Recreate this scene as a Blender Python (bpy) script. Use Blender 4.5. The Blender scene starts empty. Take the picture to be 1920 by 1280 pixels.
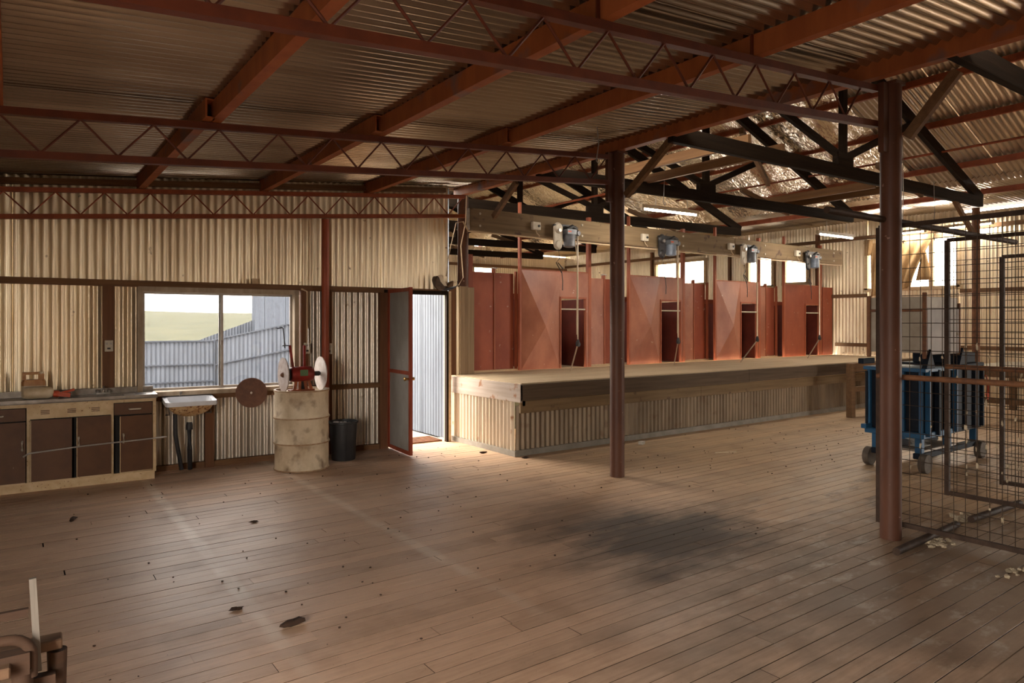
import bpy, math, random
from mathutils import Vector, Matrix
random.seed(7)
R = math.radians
SC = bpy.context.scene
COL = SC.collection
# ------------------------------------------------------------------ camera, sky, lights, exposure
cam_d = bpy.data.cameras.new('camera'); cam = bpy.data.objects.new('camera', cam_d); COL.objects.link(cam)
cam.location = (0, 0, 1.58); cam.rotation_euler = (R(90), 0, -math.atan(938 / 1290))
cam_d.sensor_width = 36; cam_d.lens = 1290 / 1920 * 36; cam_d.shift_y = -35 / 1920
cam_d.clip_start = 0.02; cam_d.clip_end = 600
SC.camera = cam
SC.view_settings.view_transform = 'Standard'; SC.view_settings.look = 'None'
SC.view_settings.gamma = 1; SC.view_settings.use_curve_mapping = False
SC.view_settings.exposure = 0.68
SC.cycles.max_bounces = 9; SC.cycles.diffuse_bounces = 5; SC.cycles.glossy_bounces = 3
SC.cycles.transparent_max_bounces = 12; SC.cycles.sample_clamp_indirect = 4
SC.cycles.caustics_reflective = False; SC.cycles.caustics_refractive = False
W_STR = 17.0
world = bpy.data.worlds.new('overcast_sky'); SC.world = world; world.use_nodes = True
wn = world.node_tree; wn.nodes.clear()
o_ = wn.nodes.new('ShaderNodeOutputWorld'); b_ = wn.nodes.new('ShaderNodeBackground')
tc_ = wn.nodes.new('ShaderNodeTexCoord'); mp_ = wn.nodes.new('ShaderNodeMapping'); mp_.inputs['Scale'].default_value = (2, 2, 9)
nz_ = wn.nodes.new('ShaderNodeTexNoise'); nz_.inputs['Scale'].default_value = 2.2; nz_.inputs['Detail'].default_value = 5
cr_ = wn.nodes.new('ShaderNodeValToRGB')
cr_.color_ramp.elements[0].position = .3; cr_.color_ramp.elements[0].color = (.84, .77, .69, 1)
cr_.color_ramp.elements[1].position = .7; cr_.color_ramp.elements[1].color = (1, .93, .83, 1)
wn.links.new(tc_.outputs['Generated'], mp_.inputs['Vector']); wn.links.new(mp_.outputs[0], nz_.inputs['Vector'])
wn.links.new(nz_.outputs['Fac'], cr_.inputs['Fac']); wn.links.new(cr_.outputs[0], b_.inputs['Color'])
b_.inputs['Strength'].default_value = W_STR; wn.links.new(b_.outputs[0], o_.inputs['Surface'])
TUBE = 130.0                                            # strength of the fluorescent tubes
def portal(name, loc, sx, sy, direction):
    l = bpy.data.lights.new(name, 'AREA'); l.shape = 'RECTANGLE'; l.size = sx; l.size_y = sy
    l.cycles.is_portal = True
    o = bpy.data.objects.new(name, l); COL.objects.link(o); o.location = loc
    o.rotation_euler = Vector(direction).to_track_quat('-Z', 'Z').to_euler()
portal('portal_window', (1.89, 8.45, 1.38), 1.6, 1.1, (0, -1, 0))
portal('portal_door', (4.25, 8.4, 1.0), .85, 2.0, (0, -1, 0))
portal('portal_side', (-2.45, .1, 1.35), 2.3, 2.7, (1, 0, 0))  # doorway beside the camera, out of view, added for daylight on the floor
portal('portal_added_right_opening', (15.3, -2.6, 1.4), 3.2, 2.8, (-1, 0, 0))  # unseen opening added to light the shed from the right
portal('portal_right', (15.2, 6.6, 2.8), 1.7, 1.0, (-1, 0, 0))
portal('portal_added_pen_opening', (15.2, 15.3, 1.6), 3.2, 1.3, (-1, 0, 0))  # opening hidden behind the red stalls, added to brighten the pens
portal('portal_pens', (15.2, 11.2, 2.9), 4.8, .9, (-1, 0, 0))

# ------------------------------------------------------------------ materials
MATS = {}
def mat(name, c1, c2=None, rough=.7, metal=0., scale=(4, 4, 4), detail=4, lo=.35, hi=.65, bump=0., spots=None, spot_scale=14, spot_lo=.62, spot_hi=.7, vary=0., emit=None, spec=.3):
    if name in MATS: return MATS[name]
    m = bpy.data.materials.new(name); m.use_nodes = True; nt = m.node_tree; N = nt.nodes; L = nt.links
    p = N['Principled BSDF']; p.inputs['Roughness'].default_value = rough; p.inputs['Metallic'].default_value = metal
    p.inputs['Specular IOR Level'].default_value = spec
    p.inputs['Base Color'].default_value = (*c1, 1)
    if emit:
        p.inputs['Emission Color'].default_value = (*c1, 1); p.inputs['Emission Strength'].default_value = emit
    g = N.new('ShaderNodeNewGeometry'); col = None
    if c2:
        mp = N.new('ShaderNodeMapping'); mp.inputs['Scale'].default_value = scale
        L.new(g.outputs['Position'], mp.inputs['Vector'])
        nz = N.new('ShaderNodeTexNoise'); nz.inputs['Scale'].default_value = 1; nz.inputs['Detail'].default_value = detail; nz.inputs['Roughness'].default_value = .6
        L.new(mp.outputs[0], nz.inputs['Vector'])
        cr = N.new('ShaderNodeValToRGB'); cr.color_ramp.elements[0].position = lo; cr.color_ramp.elements[1].position = hi
        cr.color_ramp.elements[0].color = (*c1, 1); cr.color_ramp.elements[1].color = (*c2, 1)
        L.new(nz.outputs['Fac'], cr.inputs['Fac']); col = cr.outputs[0]
        if bump:
            bp = N.new('ShaderNodeBump'); bp.inputs['Strength'].default_value = bump; bp.inputs['Distance'].default_value = 0.02 if 'foil' in name else .01
            L.new(nz.outputs['Fac'], bp.inputs['Height']); L.new(bp.outputs[0], p.inputs['Normal'])
    if spots:
        n2 = N.new('ShaderNodeTexNoise'); n2.inputs['Scale'].default_value = spot_scale; n2.inputs['Detail'].default_value = 3
        L.new(g.outputs['Position'], n2.inputs['Vector'])
        c2r = N.new('ShaderNodeValToRGB'); c2r.color_ramp.elements[0].position = spot_lo; c2r.color_ramp.elements[1].position = spot_hi
        L.new(n2.outputs['Fac'], c2r.inputs['Fac'])
        mx = N.new('ShaderNodeMixRGB'); L.new(c2r.outputs[0], mx.inputs[0])
        if col: L.new(col, mx.inputs[1])
        else: mx.inputs[1].default_value = (*c1, 1)
        mx.inputs[2].default_value = (*spots, 1); col = mx.outputs[0]
    if vary:
        oi = N.new('ShaderNodeObjectInfo'); ma = N.new('ShaderNodeMapRange')
        ma.inputs['To Min'].default_value = 1 - vary; ma.inputs['To Max'].default_value = 1 + vary
        L.new(oi.outputs['Random'], ma.inputs['Value'])
        hs = N.new('ShaderNodeHueSaturation'); L.new(ma.outputs[0], hs.inputs['Value'])
        if col: L.new(col, hs.inputs['Color'])
        else: hs.inputs['Color'].default_value = (*c1, 1)
        col = hs.outputs[0]
    if col: L.new(col, p.inputs['Base Color'])
    MATS[name] = m
    return m
def wood(name, c1, c2, axis, **k):
    s = {'x': (1.2, 26, 26), 'y': (26, 1.2, 26), 'z': (26, 26, 1.2)}[axis]
    k.setdefault('rough', .8); k.setdefault('bump', .35)
    return mat(name, c1, c2, scale=s, lo=.3, hi=.7, **k)

M_wallcorr = mat('galvanised_cream_iron', (.92, .78, .56), (.72, .575, .39), rough=.38, metal=.6, scale=(3, 3, .7), spots=(.16, .09, .05), spot_scale=9, spot_lo=.70, spot_hi=.78, vary=.07, spec=.4)
M_wallgrey = mat('galvanised_grey_iron', (.64, .57, .48), (.43, .37, .30), rough=.36, metal=.65, scale=(4, 4, .6), spots=(.13, .08, .05), spot_scale=8, spot_lo=.68, spot_hi=.78, vary=.08)
M_roofcorr = mat('galvanised_roof_iron', (.52, .45, .37), (.36, .29, .22), rough=.20, metal=.9, scale=(.6, 3, 1), vary=.06)
M_roofbare = mat('bare_roof_iron', (.62, .52, .41), (.45, .35, .26), rough=.33, metal=.7, scale=(1, 2, 1), vary=.06)
M_outcorr = mat('zinc_outdoor_iron', (.125, .142, .17), (.098, .11, .135), rough=.55, metal=.2, scale=(6, 6, 1))
M_fence = mat('pale_fence_iron', (.19, .21, .245), (.155, .172, .20), rough=.6, metal=.1, scale=(6, 6, 1))
M_foil = mat('crinkled_foil', (.95, .86, .73), (.82, .72, .58), rough=.26, metal=.8, scale=(9, 4, 9), detail=6, bump=.3)
M_purlin = mat('orange_oxide_steel', (.37, .115, .038), (.29, .085, .03), rough=.6, scale=(9, 9, 2), spots=(.20, .11, .09), spot_scale=3.5, spot_lo=.60, spot_hi=.72)
M_truss = mat('red_oxide_steel', (.125, .030, .012), (.085, .021, .010), rough=.55, scale=(8, 8, 8))
M_trussf = mat('bright_red_oxide_steel', (.32, .08, .03), (.22, .05, .02), rough=.55, scale=(8, 8, 8))
M_post = mat('brown_post_paint', (.105, .043, .025), (.075, .03, .018), rough=.5, spec=.2, scale=(7, 7, 2.2), spots=(.28, .17, .13), spot_scale=22, spot_lo=.70, spot_hi=.76)
M_redpost = mat('red_pipe_paint', (.36, .075, .03), (.27, .06, .025), rough=.45, scale=(6, 6, 2))
M_red = mat('weathered_red_sheet', (.34, .085, .040), (.25, .058, .030), rough=.55, scale=(2.6, 2.6, 1.6), detail=6, spots=(.45, .28, .20), spot_scale=13, spot_lo=.69, spot_hi=.76, vary=.10)
M_redlight = mat('faded_red_sheet', (.41, .15, .082), (.26, .08, .042), rough=.42, spec=.5, scale=(2.2, 2.2, 1.4), detail=6, spots=(.55, .38, .29), spot_scale=15, spot_lo=.70, spot_hi=.77, vary=.06)
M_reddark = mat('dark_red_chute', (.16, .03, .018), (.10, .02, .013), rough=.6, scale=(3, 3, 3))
M_redframe = mat('red_angle_frame', (.38, .11, .05), (.28, .075, .035), rough=.5, scale=(7, 7, 3))
M_doorframe = mat('red_door_frame', (.34, .065, .03), (.24, .05, .024), rough=.5, scale=(9, 9, 3))
M_doorpanel = mat('grey_door_sheet', (.36, .335, .30), (.28, .255, .22), rough=.6, scale=(4, 4, 2), spots=(.55, .5, .45), spot_scale=18, spot_lo=.74, spot_hi=.78)
M_dark = wood('dark_old_timber_x', (.026, .016, .010), (.014, .009, .006), 'x', spec=.08)
M_darky = wood('dark_old_timber_y', (.03, .018, .011), (.016, .010, .007), 'y', spec=.08)
M_darkz = wood('dark_old_timber_z', (.03, .018, .011), (.016, .010, .007), 'z', spec=.08)
M_beam = wood('grey_brown_beam', (.235, .155, .082), (.15, .098, .05), 'x', spots=(.1, .06, .04), spot_scale=6)
M_amber = wood('amber_timber_y', (.24, .12, .048), (.16, .08, .034), 'y')
M_amberd = wood('amber_timber_any', (.19, .105, .05), (.12, .066, .033), 'x')
M_girt = wood('brown_girt', (.21, .105, .045), (.13, .062, .028), 'x')
M_girty = wood('brown_girt_y', (.19, .10, .045), (.12, .062, .03), 'y')
M_girtz = wood('brown_stud', (.19, .085, .038), (.12, .052, .025), 'z')
M_column = wood('weathered_column', (.36, .25, .15), (.24, .155, .09), 'z')
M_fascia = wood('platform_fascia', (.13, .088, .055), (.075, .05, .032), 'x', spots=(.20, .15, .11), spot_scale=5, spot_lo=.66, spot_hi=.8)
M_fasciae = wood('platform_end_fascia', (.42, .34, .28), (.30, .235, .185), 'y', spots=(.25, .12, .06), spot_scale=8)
M_deck = wood('platform_deck', (.56, .43, .28), (.43, .31, .19), 'x', vary=.06, rough=.75)
M_winframe = mat('weathered_window_frame', (.44, .34, .24), (.31, .23, .15), rough=.7, scale=(12, 12, 4))
M_winpale = wood('pale_window_timber', (.60, .44, .27), (.48, .33, .19), 'y')
M_alum = mat('dull_aluminium', (.46, .42, .38), (.36, .32, .28), rough=.45, metal=.5, scale=(8, 8, 8))
M_steel = mat('dull_steel', (.36, .33, .30), (.24, .21, .18), rough=.4, metal=.7, scale=(12, 12, 12))
M_white = mat('ceramic_white', (.74, .75, .78), (.62, .62, .64), rough=.2, scale=(5, 5, 5), spec=.5)
M_bowl = mat('rust_stained_bowl', (.62, .44, .24), (.44, .24, .10), rough=.5, scale=(14, 14, 14), spots=(.18, .07, .025), spot_scale=42, spot_lo=.56, spot_hi=.62)
M_black = mat('black_plastic', (.018, .018, .020), (.03, .028, .028), rough=.45, scale=(9, 9, 9))
M_cream = mat('cream_enamel', (.62, .46, .27), (.50, .34, .18), rough=.5, scale=(9, 9, 9), spots=(.22, .11, .05), spot_scale=55, spot_lo=.66, spot_hi=.70)
M_brown = mat('brown_enamel', (.105, .045, .019), (.08, .034, .015), rough=.5, scale=(5, 5, 5), spots=(.38, .27, .2), spot_scale=17, spot_lo=.755, spot_hi=.78)
M_void = mat('cabinet_inside_shade', (.012, .009, .007))
M_worktop = mat('scratched_steel_top', (.30, .27, .24), (.17, .14, .115), rough=.38, metal=.55, scale=(7, 7, 7))
M_drum = mat('worn_cream_drum', (.66, .54, .38), (.45, .34, .22), rough=.5, scale=(5, 5, 3.5), detail=8, spots=(.20, .125, .075), spot_scale=6, spot_lo=.53, spot_hi=.70)
M_drumrust = mat('rusty_drum_edge', (.28, .15, .075), (.40, .28, .17), rough=.7, scale=(18, 18, 18))
M_motor = mat('red_motor_paint', (.27, .022, .016), (.16, .022, .014), rough=.35, scale=(9, 9, 9))
M_motorbase = mat('orange_motor_base', (.36, .10, .035), (.22, .06, .025), rough=.5, scale=(12, 12, 12))
M_disc = mat('emery_disc', (.36, .29, .25), (.25, .18, .15), rough=.6, metal=.2, scale=(22, 22, 22))
M_disclight = mat('pale_emery_disc', (.70, .63, .57), (.56, .47, .40), rough=.55, metal=.1, scale=(16, 16, 16), spots=(.6, .25, .12), spot_scale=9, spot_lo=.68, spot_hi=.76)
M_rustdisc = mat('rust_brown_disc', (.17, .075, .040), (.12, .05, .028), rough=.6, scale=(18, 18, 18))
M_plate = mat('off_white_plate', (.62, .54, .42), (.52, .44, .33), rough=.5, scale=(20, 20, 20))
M_wool = mat('wool_fluff', (.50, .41, .29), (.34, .26, .17), rough=.95, scale=(30, 30, 30))
M_blue = mat('blue_press_paint', (.018, .088, .18), (.014, .06, .125), rough=.42, scale=(5, 5, 3), spots=(.30, .28, .25), spot_scale=19, spot_lo=.72, spot_hi=.76)
M_bluedark = mat('dark_and_shaded_press_steel', (.010, .014, .022), (.007, .009, .014), spec=.1, rough=.6, scale=(6, 6, 6))  # dark fittings, and blue press faces painted as if in shade
M_pressgrey = mat('grey_press_box', (.38, .33, .26), (.28, .23, .175), rough=.55, scale=(4, 4, 4))
M_pressbrown = mat('brown_press_door', (.15, .105, .075), (.11, .075, .05), rough=.5, scale=(5, 5, 5))
M_rustpipe = mat('rusty_pipe', (.20, .085, .035), (.115, .048, .024), rough=.65, scale=(14, 14, 14))
M_gate = mat('dark_gate_steel', (.06, .036, .025), (.035, .022, .016), rough=.65, spec=.12, scale=(16, 16, 16))
M_wire = mat('rusty_wire', (.075, .05, .035), (.045, .03, .02), rough=.5, metal=.5, scale=(30, 30, 30))
M_hess = mat('hessian_cloth', (.46, .29, .14), (.37, .22, .10), rough=.95, scale=(40, 40, 12))
M_machgrey = mat('machine_grey', (.20, .20, .205), (.13, .13, .14), rough=.5, metal=.3, scale=(14, 14, 14))
M_machblue = mat('machine_blue_grey', (.17, .19, .225), (.115, .13, .16), rough=.5, metal=.3, scale=(14, 14, 14))
M_machblk = mat('machine_black', (.02, .02, .022), (.035, .03, .03), rough=.45, scale=(14, 14, 14))
M_chrome = mat('tarnished_tube', (.60, .52, .42), (.44, .36, .28), rough=.3, metal=.8, scale=(9, 9, 3))
M_orange = mat('orange_red_plastic', (.55, .085, .03), (.42, .065, .025), rough=.45, scale=(11, 11, 11))
M_jug = mat('milky_plastic_jug', (.64, .52, .36), (.5, .36, .2), rough=.4, scale=(9, 9, 12))
M_amberj = mat('amber_stain_plastic', (.34, .14, .04), (.48, .23, .08), rough=.35, scale=(14, 14, 18))
M_leather = mat('worn_leather', (.055, .034, .024), (.10, .06, .036), rough=.6, scale=(22, 22, 22))
M_lining = mat('pale_lining', (.86, .74, .55), (.74, .60, .42), rough=.9, scale=(18, 18, 18))
M_concrete = mat('grey_base_batten', (.27, .24, .20), (.20, .175, .14), rough=.8, scale=(6, 6, 6))
M_skirt = mat('platform_skirt_iron', (.26, .195, .13), (.16, .115, .075), rough=.5, metal=.3, scale=(4, 4, .8), spots=(.16, .10, .06), spot_scale=6, spot_lo=.62, spot_hi=.76, vary=.05)  # front skirt toned darker than the end for the shade it stands in
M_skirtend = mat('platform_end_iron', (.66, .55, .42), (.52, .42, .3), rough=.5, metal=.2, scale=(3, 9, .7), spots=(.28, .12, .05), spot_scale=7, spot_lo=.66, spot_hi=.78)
M_grass = mat('dry_green_grass', (.020, .026, .008), (.066, .062, .024), rough=.95, scale=(.5, 1.1, 1), detail=8)
M_dirt = mat('grey_dirt', (.085, .082, .082), (.06, .057, .057), rough=.95, scale=(2, 2, 2), detail=8)
M_bark = mat('dark_bark', (.045, .022, .012), (.03, .016, .01), rough=.9, scale=(40, 40, 40))
M_bench = wood('dark_bench_timber', (.085, .045, .026), (.05, .028, .018), 'x')
M_benchpale = wood('bare_bench_timber', (.26, .23, .195), (.17, .145, .12), 'z')
M_benchseat = wood('brown_bench_seat', (.20, .115, .065), (.12, .07, .042), 'x')
M_paper = mat('white_paper', (.72, .69, .63), rough=.8)
M_rope = mat('pale_cord', (.50, .38, .24), rough=.9)
M_cable = mat('cream_cable', (.56, .40, .25), rough=.6)
M_tube = mat('lit_tube', (1., .93, .82), emit=TUBE)
M_batten = mat('cream_batten', (.56, .43, .26), rough=.5)
M_rubber = mat('dark_wheel_wood', (.06, .045, .035), (.10, .08, .06), rough=.8, scale=(12, 12, 12))
M_boots = mat('mud_brown', (.13, .08, .05), rough=.9)

def glass_mat(name, tint, dirt):
    m = bpy.data.materials.new(name); m.use_nodes = True; nt = m.node_tree; N = nt.nodes; L = nt.links; N.clear()
    out = N.new('ShaderNodeOutputMaterial'); tr = N.new('ShaderNodeBsdfTransparent'); tr.inputs['Color'].default_value = (*tint, 1)
    gl = N.new('ShaderNodeBsdfGlossy'); gl.inputs['Roughness'].default_value = .08; gl.inputs['Color'].default_value = (.6, .6, .6, 1)
    df = N.new('ShaderNodeBsdfDiffuse'); df.inputs['Color'].default_value = (.38, .33, .27, 1)
    m1 = N.new('ShaderNodeMixShader'); m1.inputs[0].default_value = .04; L.new(tr.outputs[0], m1.inputs[1]); L.new(gl.outputs[0], m1.inputs[2])
    g = N.new('ShaderNodeNewGeometry'); nz = N.new('ShaderNodeTexNoise'); nz.inputs['Scale'].default_value = 24; nz.inputs['Detail'].default_value = 7
    L.new(g.outputs['Position'], nz.inputs['Vector'])
    cr = N.new('ShaderNodeValToRGB'); cr.color_ramp.elements[0].position = .56; cr.color_ramp.elements[0].color = (.02, .02, .02, 1)
    cr.color_ramp.elements[1].position = .74; cr.color_ramp.elements[1].color = (dirt, dirt, dirt, 1)
    L.new(nz.outputs['Fac'], cr.inputs['Fac'])
    m2 = N.new('ShaderNodeMixShader'); L.new(cr.outputs[0], m2.inputs[0]); L.new(m1.outputs[0], m2.inputs[1]); L.new(df.outputs[0], m2.inputs[2])
    L.new(m2.outputs[0], out.inputs['Surface']); return m
M_glass = glass_mat('dusty_window_glass', (.56, .565, .58), .12)
M_glassr = glass_mat('grimy_window_glass', (.85, .83, .78), .4)

M_gap = mat('board_gap_dirt', (.03, .018, .012), rough=.95, spec=0)
def floor_mat():
    m = bpy.data.materials.new('worn_floor_boards'); m.use_nodes = True; nt = m.node_tree; N = nt.nodes; L = nt.links
    p = N['Principled BSDF']; p.inputs['Specular IOR Level'].default_value = .5
    g = N.new('ShaderNodeNewGeometry'); P = g.outputs['Position']
    def noise(scale, detail=4, rough=.55, mp=None):
        n = N.new('ShaderNodeTexNoise'); n.inputs['Scale'].default_value = scale; n.inputs['Detail'].default_value = detail; n.inputs['Roughness'].default_value = rough
        if mp:
            q = N.new('ShaderNodeMapping'); q.inputs['Scale'].default_value = mp; L.new(P, q.inputs['Vector']); L.new(q.outputs[0], n.inputs['Vector'])
        else: L.new(P, n.inputs['Vector'])
        return n.outputs['Fac']
    def ramp(f, a, b):
        r = N.new('ShaderNodeMapRange'); r.interpolation_type = 'SMOOTHSTEP'; r.inputs['From Min'].default_value = a; r.inputs['From Max'].default_value = b; L.new(f, r.inputs['Value']); return r.outputs[0]
    def math_(op, a, b):
        q = N.new('ShaderNodeMath'); q.operation = op; q.use_clamp = False
        for i, v in enumerate((a, b)):
            if v is None: continue
            if isinstance(v, (int, float)): q.inputs[i].default_value = v
            else: L.new(v, q.inputs[i])
        return q.outputs[0]
    def mix(f, a, b):
        q = N.new('ShaderNodeMixRGB')
        if isinstance(f, (int, float)): q.inputs[0].default_value = f
        else: L.new(f, q.inputs[0])
        for i, v in ((1, a), (2, b)):
            if isinstance(v, tuple): q.inputs[i].default_value = (*v, 1)
            else: L.new(v, q.inputs[i])
        return q.outputs[0]
    sp = N.new('ShaderNodeSeparateXYZ'); L.new(P, sp.inputs[0]); X, Y = sp.outputs[0], sp.outputs[1]
    grain = noise(1, 6, .65, (2.2, 40, 1)); big = noise(.55, 3); mid = noise(2.3, 5)
    col = mix(ramp(grain, .3, .7), (.57, .37, .245), (.45, .28, .18))
    col = mix(math_('MULTIPLY', ramp(big, .40, .62), .55), col, (.50, .35, .25))
    # yellow-brown boards toward the stand, orange-brown by the cabinets
    col = mix(math_('MULTIPLY', ramp(X, 3.2, 6.5), .55), col, (.52, .345, .17))
    col = mix(math_('MULTIPLY', ramp(mid, .50, .68), .35), col, (.27, .155, .09))
    # black grease stain, with blotchy edge
    dx = math_('MULTIPLY', math_('SUBTRACT', X, 3.95), .70); dy = math_('MULTIPLY', math_('SUBTRACT', Y, 3.45), 1.0)
    d2 = math_('SQRT', math_('ADD', math_('MULTIPLY', dx, dx), math_('MULTIPLY', dy, dy)), None)
    d3 = math_('ADD', d2, math_('MULTIPLY', math_('SUBTRACT', noise(1.6, 5, .6, (.8, 1.8, 1)), .5), 1.5))
    stain = math_('SUBTRACT', 1.0, ramp(d3, .25, .95))
    col = mix(math_('MULTIPLY', stain, .93), col, (.045, .035, .028))
    dx = math_('MULTIPLY', math_('SUBTRACT', X, 4.6), .42); dy = math_('MULTIPLY', math_('SUBTRACT', Y, 1.9), .75)
    d2 = math_('SQRT', math_('ADD', math_('MULTIPLY', dx, dx), math_('MULTIPLY', dy, dy)), None)
    d3 = math_('ADD', d2, math_('MULTIPLY', math_('SUBTRACT', noise(2.1, 5, .65, (.8, 1.6, 1)), .5), 1.6))
    st2 = math_('SUBTRACT', 1.0, ramp(d3, .3, 1.25))
    col = mix(math_('MULTIPLY', st2, .68), col, (.115, .075, .05))
    # second lobe of the grease, dark blotches and dried pale smears on the trampled right side
    dx = math_('MULTIPLY', math_('SUBTRACT', X, 3.75), .9); dy = math_('MULTIPLY', math_('SUBTRACT', Y, 4.25), 1.6)
    d2 = math_('SQRT', math_('ADD', math_('MULTIPLY', dx, dx), math_('MULTIPLY', dy, dy)), None)
    d3 = math_('ADD', d2, math_('MULTIPLY', math_('SUBTRACT', noise(2.4, 6, .65, (.7, 2.2, 1)), .5), 1.7))
    col = mix(math_('MULTIPLY', math_('SUBTRACT', 1.0, ramp(d3, .2, .9)), .6), col, (.10, .07, .05))
    tram = math_('MULTIPLY', ramp(X, 2.2, 4.4), math_('SUBTRACT', 1.0, ramp(Y, 3.2, 4.6)))
    col = mix(math_('MULTIPLY', math_('MULTIPLY', ramp(noise(2.6, 6, .65, (.6, 1.9, 1)), .54, .66), tram), .75), col, (.13, .08, .045))
    col = mix(math_('MULTIPLY', math_('MULTIPLY', ramp(noise(3.4, 8, .7, (1.1, 2.0, 1)), .52, .66), math_('MULTIPLY', tram, math_('SUBTRACT', 1.0, stain))), .45), col, (.55, .47, .38))
    col = mix(math_('MULTIPLY', ramp(noise(5.5, 8, .7, (.7, 2.4, 1)), .52, .72), .30), col, (.22, .12, .07))
    # pale worn strips where nails run along the joists
    for cx, wdt, am in ((1.08, .04, .75), (2.33, .045, .75)):
        dd = math_('ABSOLUTE', math_('SUBTRACT', X, cx), None)
        b = math_('MULTIPLY', math_('SUBTRACT', 1.0, ramp(math_('ADD', dd, math_('MULTIPLY', math_('SUBTRACT', noise(5, 4), .5), .07)), wdt * .3, wdt * 1.6)), ramp(Y, 2.4, 4.2))
        col = mix(math_('MULTIPLY', math_('MULTIPLY', b, ramp(noise(3), .25, .6)), am), col, (.66, .52, .40))
    oi = N.new('ShaderNodeObjectInfo'); mr = N.new('ShaderNodeMapRange'); mr.inputs['To Min'].default_value = .86; mr.inputs['To Max'].default_value = 1.12
    L.new(oi.outputs['Random'], mr.inputs['Value'])
    hs = N.new('ShaderNodeHueSaturation'); L.new(mr.outputs[0], hs.inputs['Value']); L.new(col, hs.inputs['Color'])
    sp2 = ramp(noise(46, 2), .72, .76)
    L.new(mix(math_('MULTIPLY', sp2, .7), hs.outputs[0], (.06, .035, .02)), p.inputs['Base Color'])
    rr = N.new('ShaderNodeMapRange'); rr.inputs['To Min'].default_value = .36; rr.inputs['To Max'].default_value = .6; L.new(mid, rr.inputs['Value']); L.new(math_('ADD', rr.outputs[0], math_('MULTIPLY', stain, .2)), p.inputs['Roughness'])
    bp = N.new('ShaderNodeBump'); bp.inputs['Strength'].default_value = .25; bp.inputs['Distance'].default_value = .004; L.new(grain, bp.inputs['Height']); L.new(bp.outputs[0], p.inputs['Normal'])
    return m
M_floor = floor_mat()

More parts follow.
